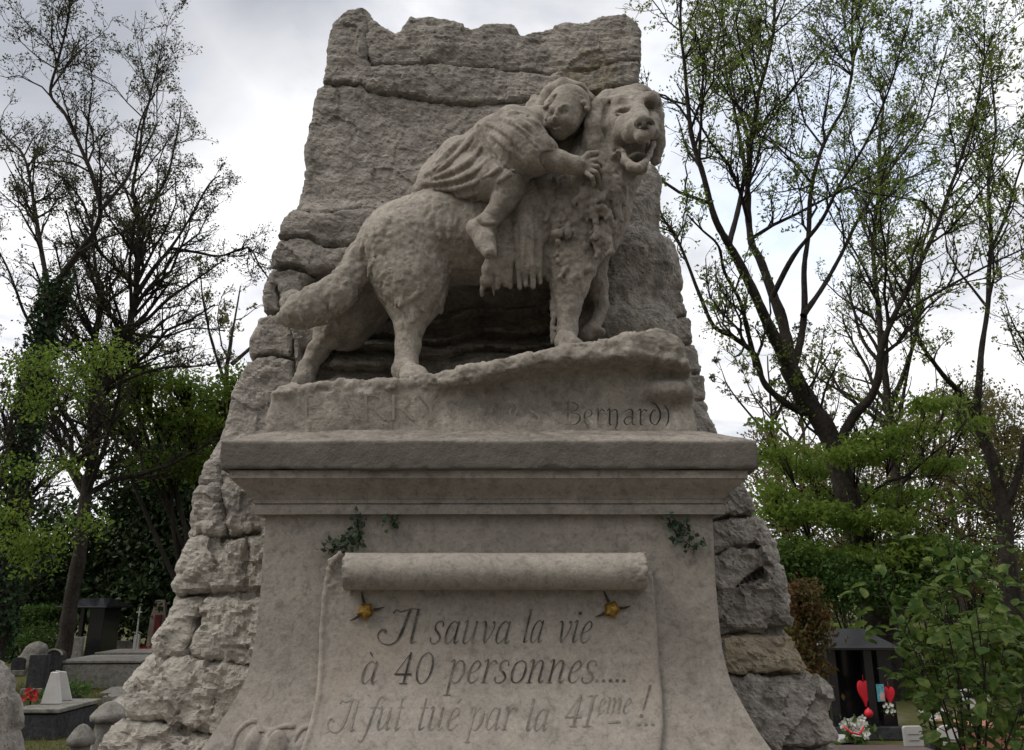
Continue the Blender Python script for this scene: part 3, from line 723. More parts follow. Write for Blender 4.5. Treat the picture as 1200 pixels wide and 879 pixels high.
# ------------------------------------------------------------------ statue base with its rocky lip
def base_y(px, py):
    """front of the statue base at a photo pixel"""
    lipb = np.interp(px, [310, 400, 470, 520, 560, 600, 640, 700, 760, 790, 830], [462, 456, 456, 455, 449, 441, 433, 429, 426, 433, 445])
    y = 3.150 + .05 * step(px, 470, 600) * step(py - lipb, -3, 7) * (1 - .75 * step(py, 470, 508))
    y = y - .055 * step(px, 440, 620) * step(lipb - py, -2, 6)
    y = y + .012 * np.sin(px / 33) * step(px, 500, 430)
    y = y - .06 * bell(px, py, 788, 455, 36, 13, 3)
    return y
def statue_base():
    s = Sculpt((-1.1, 3.02, 2.19), (.82, 3.95, 2.78), .0075)
    PX, PY, U = px_field(s, 3.15)
    top = [(312, 512), (311, 492), (317, 478), (319, 461), (330, 453), (345, 449), (372, 449), (400, 444), (425, 447), (450, 446), (472, 443), (492, 440), (510, 440), (525, 434), (545, 432), (560, 427), (580, 424), (600, 419), (625, 416), (640, 411), (665, 408), (690, 403), (715, 401), (740, 396), (765, 391), (780, 392), (793, 402), (800, 414), (806, 432), (812, 446), (816, 470), (820, 512), (820, 560), (312, 560)]
    d2 = (poly_sdf(PX, PY, top) * U)[:, None, :]; yf = base_y(PX, PY)[:, None, :]
    Y = s.ax[1][None, :, None]; a = (yf - Y).astype(np.float32); k = .03
    d2 = d2 - .02 + 0 * a
    d2 = d2 + .02; h = np.clip(.5 + .5 * (a - d2) / k, 0, 1); s.F = (a * h + d2 * (1 - h) + k * h * (1 - h)).astype(np.float32)
    s.F = np.maximum(s.F, Y - 3.9).astype(np.float32)
    s.noise(.12, .005, 4); s.noise(.05, .003, 8)
    V, F = s.nets(); N = vnormals(V, F); ppx = 600 + FPX * V[:, 0] / (V[:, 1] * math.cos(PITCH) + (V[:, 2] - CAMZ) * math.sin(PITCH))
    ppy = 439.5 - FPX * ((V[:, 2] - CAMZ) * math.cos(PITCH) - V[:, 1] * math.sin(PITCH)) / (V[:, 1] * math.cos(PITCH) + (V[:, 2] - CAMZ) * math.sin(PITCH))
    lipb = np.interp(ppx, [310, 400, 470, 520, 560, 600, 640, 700, 760, 790, 830], [462, 456, 456, 455, 449, 441, 433, 429, 426, 433, 445])
    rough = np.clip((lipb + 3 - ppy) / 6, 0, 1) + .55 * np.clip((470 - ppx) / 40, 0, 1) + .18
    V = V + N * (np.minimum(rough, 1) * (.014 * fbm(V, .07, 4, .6, 3) + .010 * fbm(V, .05, 3, .5, 9, True) + .010 * facets(V, .06, 2)) * np.clip((lipb + 14 - ppy) / 8, .35, 1))[:, None]
    return link('statue_base', mesh_np('statue_base', V, F), M_sculpt, monument)
statue_base_o = statue_base()
def base_pt(px, py, o=.009):
    return W(px, py, float(base_y(np.array(px, float), np.array(py, float))) - o)
BL = {  # black letter on the statue base
 '(': (.6, [([(.45, 1.5), (.15, 1.1), (.1, .5), (.3, .0), (.55, -.1)], [.05, .12, .14, .1, .04])]),
 'G': (1.1, [([(.9, 1.2), (.6, 1.5), (.2, 1.2), (.1, .6), (.3, .05), (.7, .0), (.95, .4)], [.1, .06, .14, .2, .12, .1, .1]), ([(.5, 1.3), (.5, .2)], [.06, .06])]),
 'd': (.8, [([(.1, 1.5), (.4, 1.35), (.66, .9), (.68, .45), (.5, .08), (.35, .0)], [.05, .12, .18, .18, .12, .05]), ([(.35, .0), (.14, .2), (.12, .6), (.3, .95), (.42, .9)], [.07, .15, .17, .1, .05])]),
 'S': (.95, [([(.85, 1.25), (.6, 1.5), (.25, 1.35), (.25, 1.0), (.7, .6), (.75, .2), (.4, .0), (.1, .2)], [.1, .05, .14, .16, .18, .15, .06, .1])]),
 't': (.55, [([(.25, 1.3), (.25, .2), (.4, .0), (.5, .1)], [.08, .18, .12, .04]), ([(.02, 1.0), (.48, 1.0)], [.09, .07])]),
 'B': (1.15, [([(.3, 1.45), (.28, .1)], [.18, .18]), ([(.05, 1.3), (.4, 1.5), (.85, 1.3), (.8, 1.0), (.45, .8)], [.05, .08, .16, .14, .05]), ([(.45, .8), (.95, .65), (.95, .25), (.6, .0), (.1, .05)], [.05, .14, .18, .1, .05])]),
 'e': (.72, [([(.15, .45), (.5, .6), (.55, .85), (.38, 1.0), (.16, .8), (.13, .25), (.32, .0), (.55, .18)], [.04, .07, .12, .08, .16, .18, .1, .04])]),
 'r': (.68, [([(.05, .9), (.22, 1.0), (.22, .1), (.36, .0)], [.06, .16, .18, .08]), ([(.24, .75), (.42, 1.0), (.6, .9)], [.04, .1, .16])]),
 'n': (.95, [([(.05, .9), (.22, 1.0), (.22, .1), (.34, .0)], [.06, .16, .18, .08]), ([(.24, .8), (.5, 1.0), (.66, .85), (.66, .1), (.55, -.25), (.72, -.3)], [.04, .1, .16, .17, .1, .04])]),
 'a': (.86, [([(.15, .85), (.38, 1.0), (.6, .9), (.6, .12), (.74, .0), (.84, .1)], [.08, .08, .15, .18, .1, .04]), ([(.58, .55), (.28, .5), (.12, .25), (.28, .0), (.55, .2)], [.05, .1, .17, .1, .05])]),
 ')': (.5, [([(.1, 1.3), (.35, .9), (.36, .3), (.2, -.1)], [.05, .13, .14, .06])]),
 'R': (.9, [([(.15, 1.4), (.15, .0)], [.15, .15]), ([(.15, 1.36), (.6, 1.3), (.65, .95), (.5, .72), (.15, .7)], [.06, .1, .15, .1, .05]), ([(.4, .7), (.8, .0)], [.15, .15])]),
 'A': (.95, [([(.08, .0), (.45, 1.4)], [.06, .06]), ([(.45, 1.4), (.85, .0)], [.15, .16]), ([(.2, .5), (.68, .5)], [.06, .06])]),
 'Q': (1.0, [([(.15, 1.4), (.15, .0)], [.15, .15]), ([(.15, 1.36), (.6, 1.3), (.62, .9), (.15, .74)], [.06, .12, .14, .05]), ([(.15, .74), (.72, .6), (.72, .15), (.15, .03)], [.05, .14, .16, .06])]),
 'Y': (.9, [([(.08, 1.4), (.45, .7), (.45, .0)], [.15, .14, .14]), ([(.82, 1.4), (.45, .7)], [.06, .06])]),
}
kw = dict(slant=0, gl=BL, surf=base_pt)
M_ink4 = ink_mat('inscription_deep', (.03, .026, .022), (.12, .107, .09), .5, .75)
lettering('base_inscription', M_ink4, statue_base_o, [(('nard)', 710, 786, 498, 18), dict(kw, surf=lambda x, y: base_pt(x, y, .016)))])
lettering('base_inscription', M_ink, statue_base_o, [(('Ber', 660, 710, 498, 18), dict(kw, surf=lambda x, y: base_pt(x, y, .016)))])
kf = dict(kw, surf=lambda x, y: base_pt(x, y, .015))
lettering('base_inscription', M_ink2, statue_base_o, [(('(', 565, 574, 498, 17), kf), (('G', 576, 594, 497, 16), kf), (('d', 596, 607, 488, 11), kf), (('S', 618, 635, 496, 15), kf), (('t', 638, 648, 488, 10), kf)])
lettering('base_inscription', M_ink3, statue_base_o, [(('QARRY', 353, 520, 492, 21), dict(kw, surf=lambda x, y: base_pt(x, y, .0062)))])

# ------------------------------------------------------------------ the dog
M_nose = stone_mat('stained_shaded_stone', (.12, .105, .088), (.07, .062, .053), (.17, .15, .125), .4, 1.2, streak=.1)  # stain of the nose; on the tongue, mouth shade put into the colour
def dog():
    s = Sculpt((-1.12, 2.98, 2.38), (.78, 3.98, 4.1), .0068)
    # trunk: rump, loin, ribcage, chest, neck
    s.pc([(478, 288, 3.50, 54), (520, 278, 3.50, 54), (580, 275, 3.49, 58), (640, 262, 3.47, 62), (676, 252, 3.43, 56)], .05)
    s.pc([(520, 245, 3.54, 40), (600, 225, 3.52, 40), (660, 200, 3.48, 44), (712, 165, 3.40, 40)], .05)
    s.pc([(680, 262, 3.38, 50), (692, 225, 3.34, 44), (715, 185, 3.34, 40), (738, 160, 3.36, 30)], .05)
    # near hind leg: thigh, hock, shank, paw
    s.pc([(470, 292, 3.42, 48), (482, 330, 3.40, 42), (484, 358, 3.40, 29)], .045)
    s.pc([(484, 356, 3.40, 26), (480, 382, 3.39, 17), (478, 405, 3.38, 14.5), (477, 428, 3.36, 15)], .025)
    s.pc([(472, 436, 3.36, 15), (488, 441, 3.28, 13)], .02); s.pc([(480, 439, 3.30, 12), (494, 442, 3.25, 8)], .012)
    for i, (a, c) in enumerate(((484, 442), (491, 443), (476, 443))): s.pc([(a - 3, c - 3, 3.30, 7), (a + 3, c + 1, 3.23, 6)], .006)
    # far hind leg, mostly behind the tail
    s.pc([(440, 318, 3.58, 40), (408, 365, 3.60, 30), (386, 390, 3.60, 18)], .04); s.pc([(390, 385, 3.60, 17), (372, 410, 3.58, 11), (360, 432, 3.56, 10), (357, 446, 3.52, 12)], .02)
    s.pc([(430, 350, 3.66, 34), (405, 385, 3.70, 26)], .04)
    # tail
    s.pc([(443, 278, 3.42, 20), (428, 302, 3.40, 17), (413, 325, 3.38, 18), (395, 345, 3.36, 21), (372, 358, 3.35, 22), (352, 366, 3.36, 18), (337, 371, 3.39, 10), (330, 372, 3.41, 5)], .03)
    s.pc([(346, 353, 3.40, 7), (362, 350, 3.38, 12)], .02)
    # near fore leg
    s.pc([(672, 282, 3.36, 40), (668, 310, 3.34, 29), (667, 335, 3.33, 20.5), (666, 360, 3.32, 13.5), (665, 384, 3.31, 11), (665, 398, 3.29, 11.5)], .03)
    s.pc([(662, 401, 3.29, 13), (674, 407, 3.22, 11)], .015)
    for a, c in ((668, 408), (675, 407), (661, 408)): s.pc([(a - 2, c - 2, 3.25, 6), (a + 2, c + 1, 3.18, 5.5)], .005)
    for i in range(9): s.pc([(648 + (i % 3), 330 + 8 * i, 3.33, 3.5), (645 + (i % 3), 338 + 8 * i, 3.33, 1.5)], .01)
    # far fore leg, lifted and folded forward
    s.pc([(692, 300, 3.54, 22), (699, 335, 3.56, 12), (706, 358, 3.55, 9)], .03); s.pc([(706, 360, 3.55, 9), (699, 378, 3.53, 8), (688, 392, 3.50, 9)], .015)
    s.ell(W(698, 390, 3.52), (.05, .06, .025), None, .02)
    # hollows: flank, under the belly
    s.pc([(520, 322, 3.22, 20), (528, 300, 3.22, 14)], .05, 'sub')
    # ---------------- head, turned to the visitor and a little to the right
    s.pc([(735, 138, 3.30, 29), (741, 136, 3.25, 27)], .03)                    # skull
    s.pc([(728, 116, 3.27, 11), (748, 113, 3.26, 11), (764, 117, 3.27, 9)], .03)
    s.pc([(721, 130, 3.235, 12), (723, 147, 3.195, 13.5), (728, 160, 3.155, 10)], .03)          # broad flat cheek running down to the lip
    s.pc([(734, 136, 3.18, 13), (737, 150, 3.115, 14.5), (739, 159, 3.07, 10)], .03)
    s.pc([(744, 122, 3.18, 10), (749, 135, 3.09, 10), (754, 145, 3.015, 11)], .02)   # bridge of the muzzle
    s.pc([(747, 152, 3.04, 13), (757, 153, 3.015, 10), (752, 160, 3.01, 7.5)], .018); s.pc([(764, 140, 3.18, 8.5), (764, 156, 3.10, 8)], .02)
    s.ell(W(755, 145.5, 3.01), (.040, .026, .027), None, .008)               # nose
    s.stroke([(756, 156), (755, 160), (755, 165)], 1.2, .003, 'sub', 0, 4)
    s.pc([(719, 123, 3.21, 6), (730, 119, 3.165, 6.5), (739, 121, 3.15, 5)], .018); s.pc([(753, 119, 3.15, 5), (761, 116, 3.165, 6), (769, 120, 3.21, 5)], .018)  # brows
    for ex, ey, fx in ((729, 129, 1), (762, 126.5, -1)):
        p = s.hit(ex, ey)
        if p is not None:
            s.ell(p + np.array([0, -.006, 0]), (.042, .056, .027), None, .008, 'sub'); s.ell(p + np.array([0, .040, -.006]), (.020, .016, .015), None, .004)
            s.pc([(ex - 6, ey + 4.5, float(p[1]) + .026, 1.8), (ex, ey + 6, float(p[1]) + .022, 2), (ex + 6, ey + 4.5, float(p[1]) + .026, 1.8)], .008)
    # open mouth: cavity, lower jaw, tongue
    s.pc([(720, 175, 3.10, 6), (732, 177, 3.02, 9.5), (748, 178, 2.94, 11), (763, 176, 3.02, 7.5)], .004, 'sub')
    s.pc([(720, 177, 3.15, 7), (732, 178, 3.13, 11), (748, 178, 3.10, 11.5), (760, 177, 3.12, 9.5)], .004, 'sub')
    for yy, r in ((3.22, 11), (3.30, 10), (3.38, 8)): s.pc([(734, 179, yy, r), (753, 178, yy, r)], .004, 'sub')
    s.pc([(725, 190, 3.13, 9), (722, 198, 3.13, 8)], .008, 'sub')
    s.pc([(734, 197, 3.22, 7), (752, 197, 3.22, 7)], .015); s.pc([(739, 197, 3.12, 4.5), (752, 196, 3.12, 4.5)], .012)
    s.pc([(727, 172, 3.20, 3), (730, 179, 3.13, 3.5), (733, 189, 3.08, 4), (740, 195.5, 3.05, 4.0), (748, 196.5, 3.04, 4.0), (756, 191, 3.06, 3.8), (761, 181, 3.13, 3.2), (765, 168, 3.20, 3.6)], .008)   # lower jaw
    s.pc([(717, 170, 3.18, 3.2), (718.5, 183, 3.15, 2.5), (724, 177, 3.12, 2.2), (730, 178, 3.11, 2.4)], .006)             # fold of lip at the corner
    # ears
    s.pc([(713, 117, 3.28, 10), (703, 130, 3.22, 12), (698, 150, 3.19, 13.5), (695, 170, 3.20, 12), (694, 186, 3.24, 7)], .015)
    s.pc([(766, 119, 3.26, 8), (770, 138, 3.23, 7.5), (771, 165, 3.24, 8), (768, 188, 3.27, 6)], .012)
    s.stroke([(715, 119), (709, 130), (707, 150), (709, 172), (712, 192)], 3.6, .006, 'sub', 0, 5, False)
    # ruff under the jaw
    rng = np.random.default_rng(8)
    s.pc([(716, 190, 3.33, 26), (706, 205, 3.32, 34), (694, 240, 3.33, 42)], .06)
    for i in range(60):
        x = rng.uniform(678, 734); y = rng.uniform(192, 272 - abs(x - 702) * .8)
        p = s.hit(x, y)
        if p is None: continue
        q = p + np.array([rng.normal(0, .022), -.004, -rng.uniform(.045, .08)]); s.cone(p + np.array([0, .008, 0]), rng.uniform(.013, .02), q + np.array([0, .018, 0]), .005, .014)
    for i in range(190):                                                      # wavy locks on the chest and shoulder
        x = rng.uniform(622, 716); y = rng.uniform(205, 318)
        if y > 300 and (x < 650 or x > 695): continue
        if x < 640 and y > 240: continue
        p = s.hit(x, y)
        if p is None or p[1] > 3.6: continue
        a = rng.normal(0, .7); L = rng.uniform(.022, .042); q = p + np.array([L * math.sin(a), -.002, -L * math.cos(a)]); a += rng.choice([-1.1, 1.1]); q2 = q + np.array([L * .7 * math.sin(a), .008, -L * .7 * math.cos(a)]); r = rng.uniform(.007, .011); s.chain([p + np.array([0, .005, 0]), q + np.array([0, .006, 0]), q2 + np.array([0, .006, 0])], [r, r * .85, .004], .012)
    for i in range(110):                                                       # shag of the thigh and tail
        x = rng.uniform(345, 530); y = rng.uniform(250, 380)
        p = s.hit(x, y)
        if p is None or p[1] > 3.5: continue
        a = rng.normal(-.3, .4); L = rng.uniform(.03, .06); q = p + np.array([L * math.sin(a), .006, -L * math.cos(a)]); s.cone(p, .008, q, .003, .012)
    # saddle cloth falling in folds, harness strap and hanging bag
    s.pc([(612, 222, 3.25, 13), (615, 262, 3.26, 14), (619, 300, 3.28, 13), (622, 330, 3.32, 8)], .025); s.pc([(628, 228, 3.27, 11), (632, 280, 3.29, 11), (634, 318, 3.32, 8)], .025)
    for x0, x1, yb, r, yy in ((604, 608, 345, 6.5, 3.25), (612, 615, 336, 7, 3.235), (622, 624, 342, 7.5, 3.235), (631, 632, 330, 6.5, 3.25), (638, 641, 318, 5.5, 3.28)):
        s.pc([(x0, 226 + abs(x0 - 615) * .4, yy + .01, r), ((x0 + x1) / 2, 270, yy, r), (x1, 312, yy + .02, r * .8), (x1 + 1, 332 + .4 * (yb - 332), yy + .045, 4.2)], .007)
    s.pc([(590, 260, 3.28, 11), (591, 300, 3.29, 11), (589, 326, 3.32, 8)], .02)
    for x0, x1, yb, r in ((584, 583, 346, 5.5), (592, 592, 338, 6), (599, 598, 344, 5)): s.pc([(x0, 262, 3.265, r), (x0, 300, 3.27, r), (x1, 332 + .4 * (yb - 332), 3.31, 4)], .007)
    s.pc([(576, 300, 3.29, 7), (574, 316, 3.30, 8.5), (572, 330, 3.31, 7)], .012); s.pc([(567, 326, 3.31, 4), (565, 346, 3.33, 2.2)], .006); s.pc([(578, 326, 3.31, 4), (579, 348, 3.33, 2.2)], .006)
    s.stroke([(590, 262), (602, 262)], 2, .004, 'sub'); s.stroke([(590, 286), (603, 286)], 2, .004, 'sub'); s.stroke([(590, 293), (603, 293)], 2, .004, 'sub')
    s.stroke([(627, 238), (628, 280), (630, 325)], 1.8, .005, 'sub'); s.stroke([(618, 250), (617, 290), (615, 330)], 1.8, .005, 'sub'); s.stroke([(600, 290), (592, 320), (590, 340)], 2, .005, 'sub')
    s.stroke([(626, 215), (634, 225), (640, 240), (650, 255)], 2.2, .006, 'sub')
    s.noise(.09, .0035, 2); s.noise(.04, .0022, 3)
    V, F = s.nets(); V = relax(V, F, 1, .35); N = vnormals(V, F)
    dep = V[:, 1] * math.cos(PITCH) + (V[:, 2] - CAMZ) * math.sin(PITCH); ppx = 600 + FPX * V[:, 0] / dep; ppy = 439.5 - FPX * ((V[:, 2] - CAMZ) * math.cos(PITCH) - V[:, 1] * math.sin(PITCH)) / dep
    face = np.exp(-(((ppx - 742) / 34) ** 2 + ((ppy - 150) / 42) ** 2) ** 2); leg = np.clip((ppy - 345) / 25, 0, 1) * (ppx > 400)
    cloth = step(ppx, 560, 570) * step(ppx, 646, 636) * step(ppy, 222, 232)
    furry = (1 - .9 * cloth) * (1 - .92 * face) * (1 - .75 * leg)
    wv = V * np.array([1.6, 1, .8]); V = V + N * (furry * (.0085 * fbm(wv, .055, 3, .6, 7, True) + .0055 * fbm(V, .026, 2, .5, 3)) + .0012 * fbm(V, .02, 2, .5, 9))[:, None]
    fig = link('dog_figure', mesh_np('dog_figure', V, F), M_sculpt, monument)
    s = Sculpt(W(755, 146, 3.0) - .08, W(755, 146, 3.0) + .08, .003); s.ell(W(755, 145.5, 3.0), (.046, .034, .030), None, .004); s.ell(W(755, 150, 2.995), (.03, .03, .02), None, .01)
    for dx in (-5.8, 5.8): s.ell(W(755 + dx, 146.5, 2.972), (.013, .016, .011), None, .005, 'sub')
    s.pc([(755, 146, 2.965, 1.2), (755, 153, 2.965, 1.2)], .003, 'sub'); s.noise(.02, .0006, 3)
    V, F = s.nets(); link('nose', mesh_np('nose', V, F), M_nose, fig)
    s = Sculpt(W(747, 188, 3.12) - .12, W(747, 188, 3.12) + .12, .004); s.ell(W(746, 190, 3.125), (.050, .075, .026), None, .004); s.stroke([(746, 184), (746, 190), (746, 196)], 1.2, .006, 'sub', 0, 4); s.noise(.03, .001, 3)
    V, F = s.nets(); link('tongue', mesh_np('tongue', V, F), M_nose, fig); return fig  # tongue coloured dark to paint in the shade inside the mouth
dog()

# ------------------------------------------------------------------ the child on its back
def child():
    s = Sculpt((-.36, 2.98, 3.0), (.42, 3.75, 4.12), .0052)
    # body: pelvis, bent back, shoulders, head resting on the dog's neck
    s.pc([(560, 190, 3.32, 33), (585, 175, 3.28, 32), (612, 160, 3.25, 30), (632, 148, 3.25, 24)], .03)
    s.pc([(636, 146, 3.24, 13), (648, 142, 3.22, 13)], .015)                   # neck
    s.pc([(666, 126, 3.20, 26), (660, 138, 3.17, 22)], .02)                   # skull
    s.pc([(657, 146, 3.15, 15), (656, 154, 3.16, 10)], .04)                   # jaw, chin
    s.pc([(647, 143, 3.13, 7), (667, 146, 3.13, 8)], .025)                    # cheeks
    s.stroke([(655, 128), (652, 134), (650, 139)], 2.3, .008, 'add', -.007, 4, False); np_ = s.hit(650, 140); s.ell(np_ + np.array([0, -.006, 0]), (.014, .018, .011), None, .006)   # nose
    for ex, ey in ((644, 133), (661, 131)):
        p = s.hit(ex, ey)
        s.ell(p + np.array([0, -.006, 0]), (.023, .022, .014), None, .010, 'sub'); s.ell(p + np.array([0, .014, -.002]), (.014, .011, .009), None, .003)
        s.stroke([(ex - 4.5, ey), (ex, ey + 2), (ex + 4.5, ey)], .8, .002, 'sub', 0, 3)
    s.stroke([(637, 129), (643, 125), (650, 127)], 1.8, .006); s.stroke([(655, 126), (662, 123), (669, 127)], 1.8, .006)
    s.stroke([(646, 147), (651, 148.5), (658, 147)], 1.5, .003, 'sub', 0, 4); s.stroke([(648, 150.5), (652, 151.5), (657, 150.5)], 1.6, .005, 'add', -.002, 4)
    # near leg: bare calf and ankle boot hanging down
    s.pc([(548, 205, 3.30, 27), (578, 212, 3.22, 26), (596, 216, 3.18, 22)], .025)
    s.pc([(597, 220, 3.18, 16.5), (590, 236, 3.18, 14.5), (579, 252, 3.19, 11.5), (572, 260, 3.19, 10.5)], .015)
    s.pc([(569, 263, 3.19, 13), (563, 270, 3.20, 14), (569, 284, 3.17, 12), (574, 296, 3.14, 8.5)], .012); s.pc([(556, 267, 3.22, 10), (566, 276, 3.2, 12)], .012)
    s.stroke([(560, 256), (568, 261), (581, 261)], 2.4, .005, 'add', 0, 4, False); s.stroke([(559, 261), (567, 265), (580, 264)], 1.2, .003, 'sub', 0, 4)
    # near arm: wide sleeve, forearm, hand in the ruff
    s.pc([(607, 152, 3.18, 26), (618, 172, 3.13, 27), (632, 183, 3.11, 20)], .03)
    s.pc([(636, 184, 3.10, 15), (655, 190, 3.09, 13.5), (674, 194, 3.10, 11), (684, 195, 3.11, 9)], .012)
    s.pc([(682, 194, 3.10, 9.5), (690, 197, 3.10, 9)], .008)
    for A in (((688, 189), (698, 188), (704, 193)), ((690, 194), (700, 195), (705, 202)), ((690, 199), (699, 202), (702, 209)), ((687, 203), (694, 208), (696, 214))):
        s.pc([(*A[0], 3.08, 2.7), (*A[1], 3.065, 2.6), (*A[2], 3.095, 2.3), (A[2][0] - 1, A[2][1] + 4, 3.14, 2.6)], .002)
    s.pc([(683, 188, 3.085, 4.4), (690, 181, 3.07, 3.8), (699, 180, 3.09, 3.2)], .003)   # thumb
    s.noise(.06, .0012, 3)
    V, F = s.nets(); V = relax(V, F, 1, .3); N = vnormals(V, F); V = V + N * (.0016 * fbm(V, .02, 3, .5, 2))[:, None]
    fig = link('child_figure', mesh_np('child_figure', V, F), M_sculpt, monument)

    # tunic: sleeve, bodice and skirt as one carved cloth
    s = Sculpt((-.50, 2.96, 3.15), (.36, 3.8, 4.02), .0055)
    s.pc([(540, 198, 3.34, 30), (574, 177, 3.28, 31), (590, 168, 3.27, 30), (612, 159, 3.25, 28), (630, 149, 3.25, 20)], .03)
    s.pc([(540, 190, 3.38, 30), (516, 210, 3.42, 24), (494, 223, 3.40, 11)], .04)               # skirt spread over the rump
    s.pc([(530, 208, 3.34, 26), (560, 210, 3.25, 26), (592, 211, 3.19, 24), (602, 214, 3.19, 18)], .03)
    s.pc([(606, 206, 3.22, 14), (616, 222, 3.24, 9)], .015)
    s.pc([(600, 148, 3.18, 24), (612, 168, 3.12, 29), (628, 181, 3.10, 23), (636, 180, 3.10, 19)], .03)   # sleeve
    s.pc([(580, 158, 3.24, 22), (600, 190, 3.18, 22)], .03)
    s.pc([(592, 222, 3.14, 12), (575, 231, 3.16, 10)], .02, 'sub')
    s.pc([(640, 186, 3.04, 9), (644, 188, 3.09, 12)], .006, 'sub')
    # hem roll and folds
    s.stroke([(488, 222), (494, 230), (510, 238), (530, 240), (552, 236), (572, 226), (590, 208), (602, 201)], 2.6, .006, 'add', 0, 5, False)
    for pts, r in (([(602, 204), (585, 216), (566, 226), (540, 233), (512, 232)], 2.4), ([(590, 196), (572, 209), (552, 219), (528, 224), (502, 223)], 2.8), ([(580, 184), (562, 200), (540, 211), (516, 216), (496, 217)], 2.8), ([(568, 170), (552, 190), (530, 203), (505, 210)], 2.6), ([(556, 160), (540, 180), (520, 196), (499, 206)], 2.2), ([(545, 158), (528, 178), (508, 198)], 1.8)):
        s.stroke([(x, y - 3) for x, y in pts], r * .8, .016, 'add', .001); s.stroke([(x + 1, y + 2) for x, y in pts], r * .6, .012, 'sub', .001)
    # blouse bagging over the waist
    s.pc([(574, 156, 3.21, 16), (588, 174, 3.17, 18), (604, 190, 3.15, 15), (620, 194, 3.14, 12)], .03)
    s.stroke([(560, 148), (567, 164), (578, 182), (592, 197), (610, 207)], 2.4, .006, 'sub', .002, 5, False)
    for pts, r in (([(570, 148), (590, 160), (612, 182)], 1.9), ([(572, 160), (588, 174), (602, 188)], 1.9), ([(584, 141), (606, 151), (628, 174)], 1.8), ([(600, 140), (618, 152), (634, 172)], 1.5)):
        s.stroke(pts, r, .008, 'sub', .001); s.stroke([(x + 3, y - 4) for x, y in pts], r * .8, .010)
    s.stroke([(598, 133), (615, 134), (632, 148), (646, 170)], 2.8, .006, 'add', 0, 5, False); s.stroke([(602, 138), (616, 139), (630, 152), (642, 172)], 1.4, .003, 'sub', 0, 5)
    s.noise(.05, .0014, 6)
    V, F = s.nets(); V = relax(V, F, 1, .3); N = vnormals(V, F); V = V + N * (.002 * fbm(V, .02, 3, .5, 5))[:, None]
    link('tunic', mesh_np('tunic', V, F), M_sculpt, fig)

    # curls and hood
    s = Sculpt((-.02, 2.98, 3.6), (.42, 3.6, 4.12), .005)
    s.pc([(634, 138, 3.24, 7), (636, 126, 3.22, 9), (645, 110, 3.20, 10), (660, 102, 3.20, 10), (678, 106, 3.20, 9), (690, 118, 3.21, 8), (694, 134, 3.23, 7)], .012)
    s.pc([(664, 122, 3.27, 27), (672, 130, 3.28, 22)], .02)
    rng = np.random.default_rng(2)
    for i in range(26):
        a = rng.uniform(2.9, 6.2); r0 = rng.uniform(.82, 1.0); x = 664 + 26 * r0 * math.cos(a); y = 131 + 25 * r0 * math.sin(a)
        s.pc([(x, y, 3.125 + .02 * rng.random(), 4.0), (x + rng.normal(0, 3), y + rng.normal(2, 3), 3.12, 2.6)], .006)
    for i in range(22): x = 622 + 18 * rng.random(); y = 114 + 13 * rng.random(); s.pc([(x, y, 3.24, 4.2), (x + rng.normal(2, 2), y + 5, 3.22, 3.2), (x + rng.normal(-2, 2), y + 9, 3.22, 2)], .006)
    for i in range(12): s.pc([(618 + i * 1.6, 128 + rng.normal(0, 3) - i * .4, 3.23, 5), (622 + i * 1.5, 133 + rng.normal(0, 3) - i * .4, 3.21, 3.5)], .006)
    s.stroke([(690, 112), (697, 122), (699, 136)], 2.0, .006, 'add', 0, 4, False)
    s.stroke([(668, 98), (684, 104), (692, 116), (695, 132)], 1.8, .004, 'sub', 0, 5)
    s.noise(.025, .0016, 4)
    V, F = s.nets(); V = relax(V, F, 1, .3)
    link('hood_and_curls', mesh_np('hood_and_curls', V, F), M_sculpt, fig)
child()
# ================================================================== ground
M_soil = None
def ground():
    m, b = new_mat('cemetery_ground'); P = wpos(b)
    n = b.noise(P, .5, 5, .6, .5); n2 = b.noise(P, 7, 6, .7); n3 = b.noise(P, 60, 4, .7)
    g = b.mix(b.ramp(n2, [(.35, 0.0), (.7, 1.0)]), (.05, .055, .02), (.10, .095, .035))
    e = b.mix(b.ramp(n3, [(.35, 0.0), (.65, 1.0)]), (.10, .085, .06), (.2, .175, .13))
    c = b.mix(b.ramp(n, [(.52, 0.0), (.66, 1.0)]), g, e)
    finish(m, b, c, .95, b.math('ADD', n3, n2), .6, .03, .1)
    xs = np.concatenate([[-900, -300, -120], np.linspace(-60, 60, 81), [120, 300, 900]]); ys = np.concatenate([[-900, -300, -100], np.linspace(-40, 80, 81), [150, 400, 1500]])
    X, Y = np.meshgrid(xs, ys, indexing='ij'); V = np.stack([X.ravel(), Y.ravel(), 0 * X.ravel()], 1)
    near = np.exp(-((V[:, 1] - 20) / 60) ** 2) * (np.abs(V[:, 0]) < 70); V[:, 2] = near * .05 * pnoise(V, 4.0, 3) - .03
    n, k = X.shape; i = np.arange(n - 1)[:, None] * k + np.arange(k - 1)[None, :]
    o = link('ground', mesh_np('ground', V, np.stack([i, i + k, i + k + 1, i + 1], -1).reshape(-1, 4)), m); tag(o, kind='structure')
    # gravel path round the monument
    m2, b = new_mat('path_gravel'); P = wpos(b); vo = b('ShaderNodeTexVoronoi', i_Vector=P, i_Scale=55)
    finish(m2, b, b.mix(vo.outputs['Color'], (.10, .088, .072), (.19, .17, .145)), .95, vo.outputs['Distance'], .6, .02, .1)
    V = [(-30, -8, .03), (30, -8, .03), (30, 8.2, .03), (-30, 8.2, .03)]
    o = link('path', mesh_np('path', V, np.array([[0, 1, 2, 3]])), m2); tag(o, kind='structure')
ground()

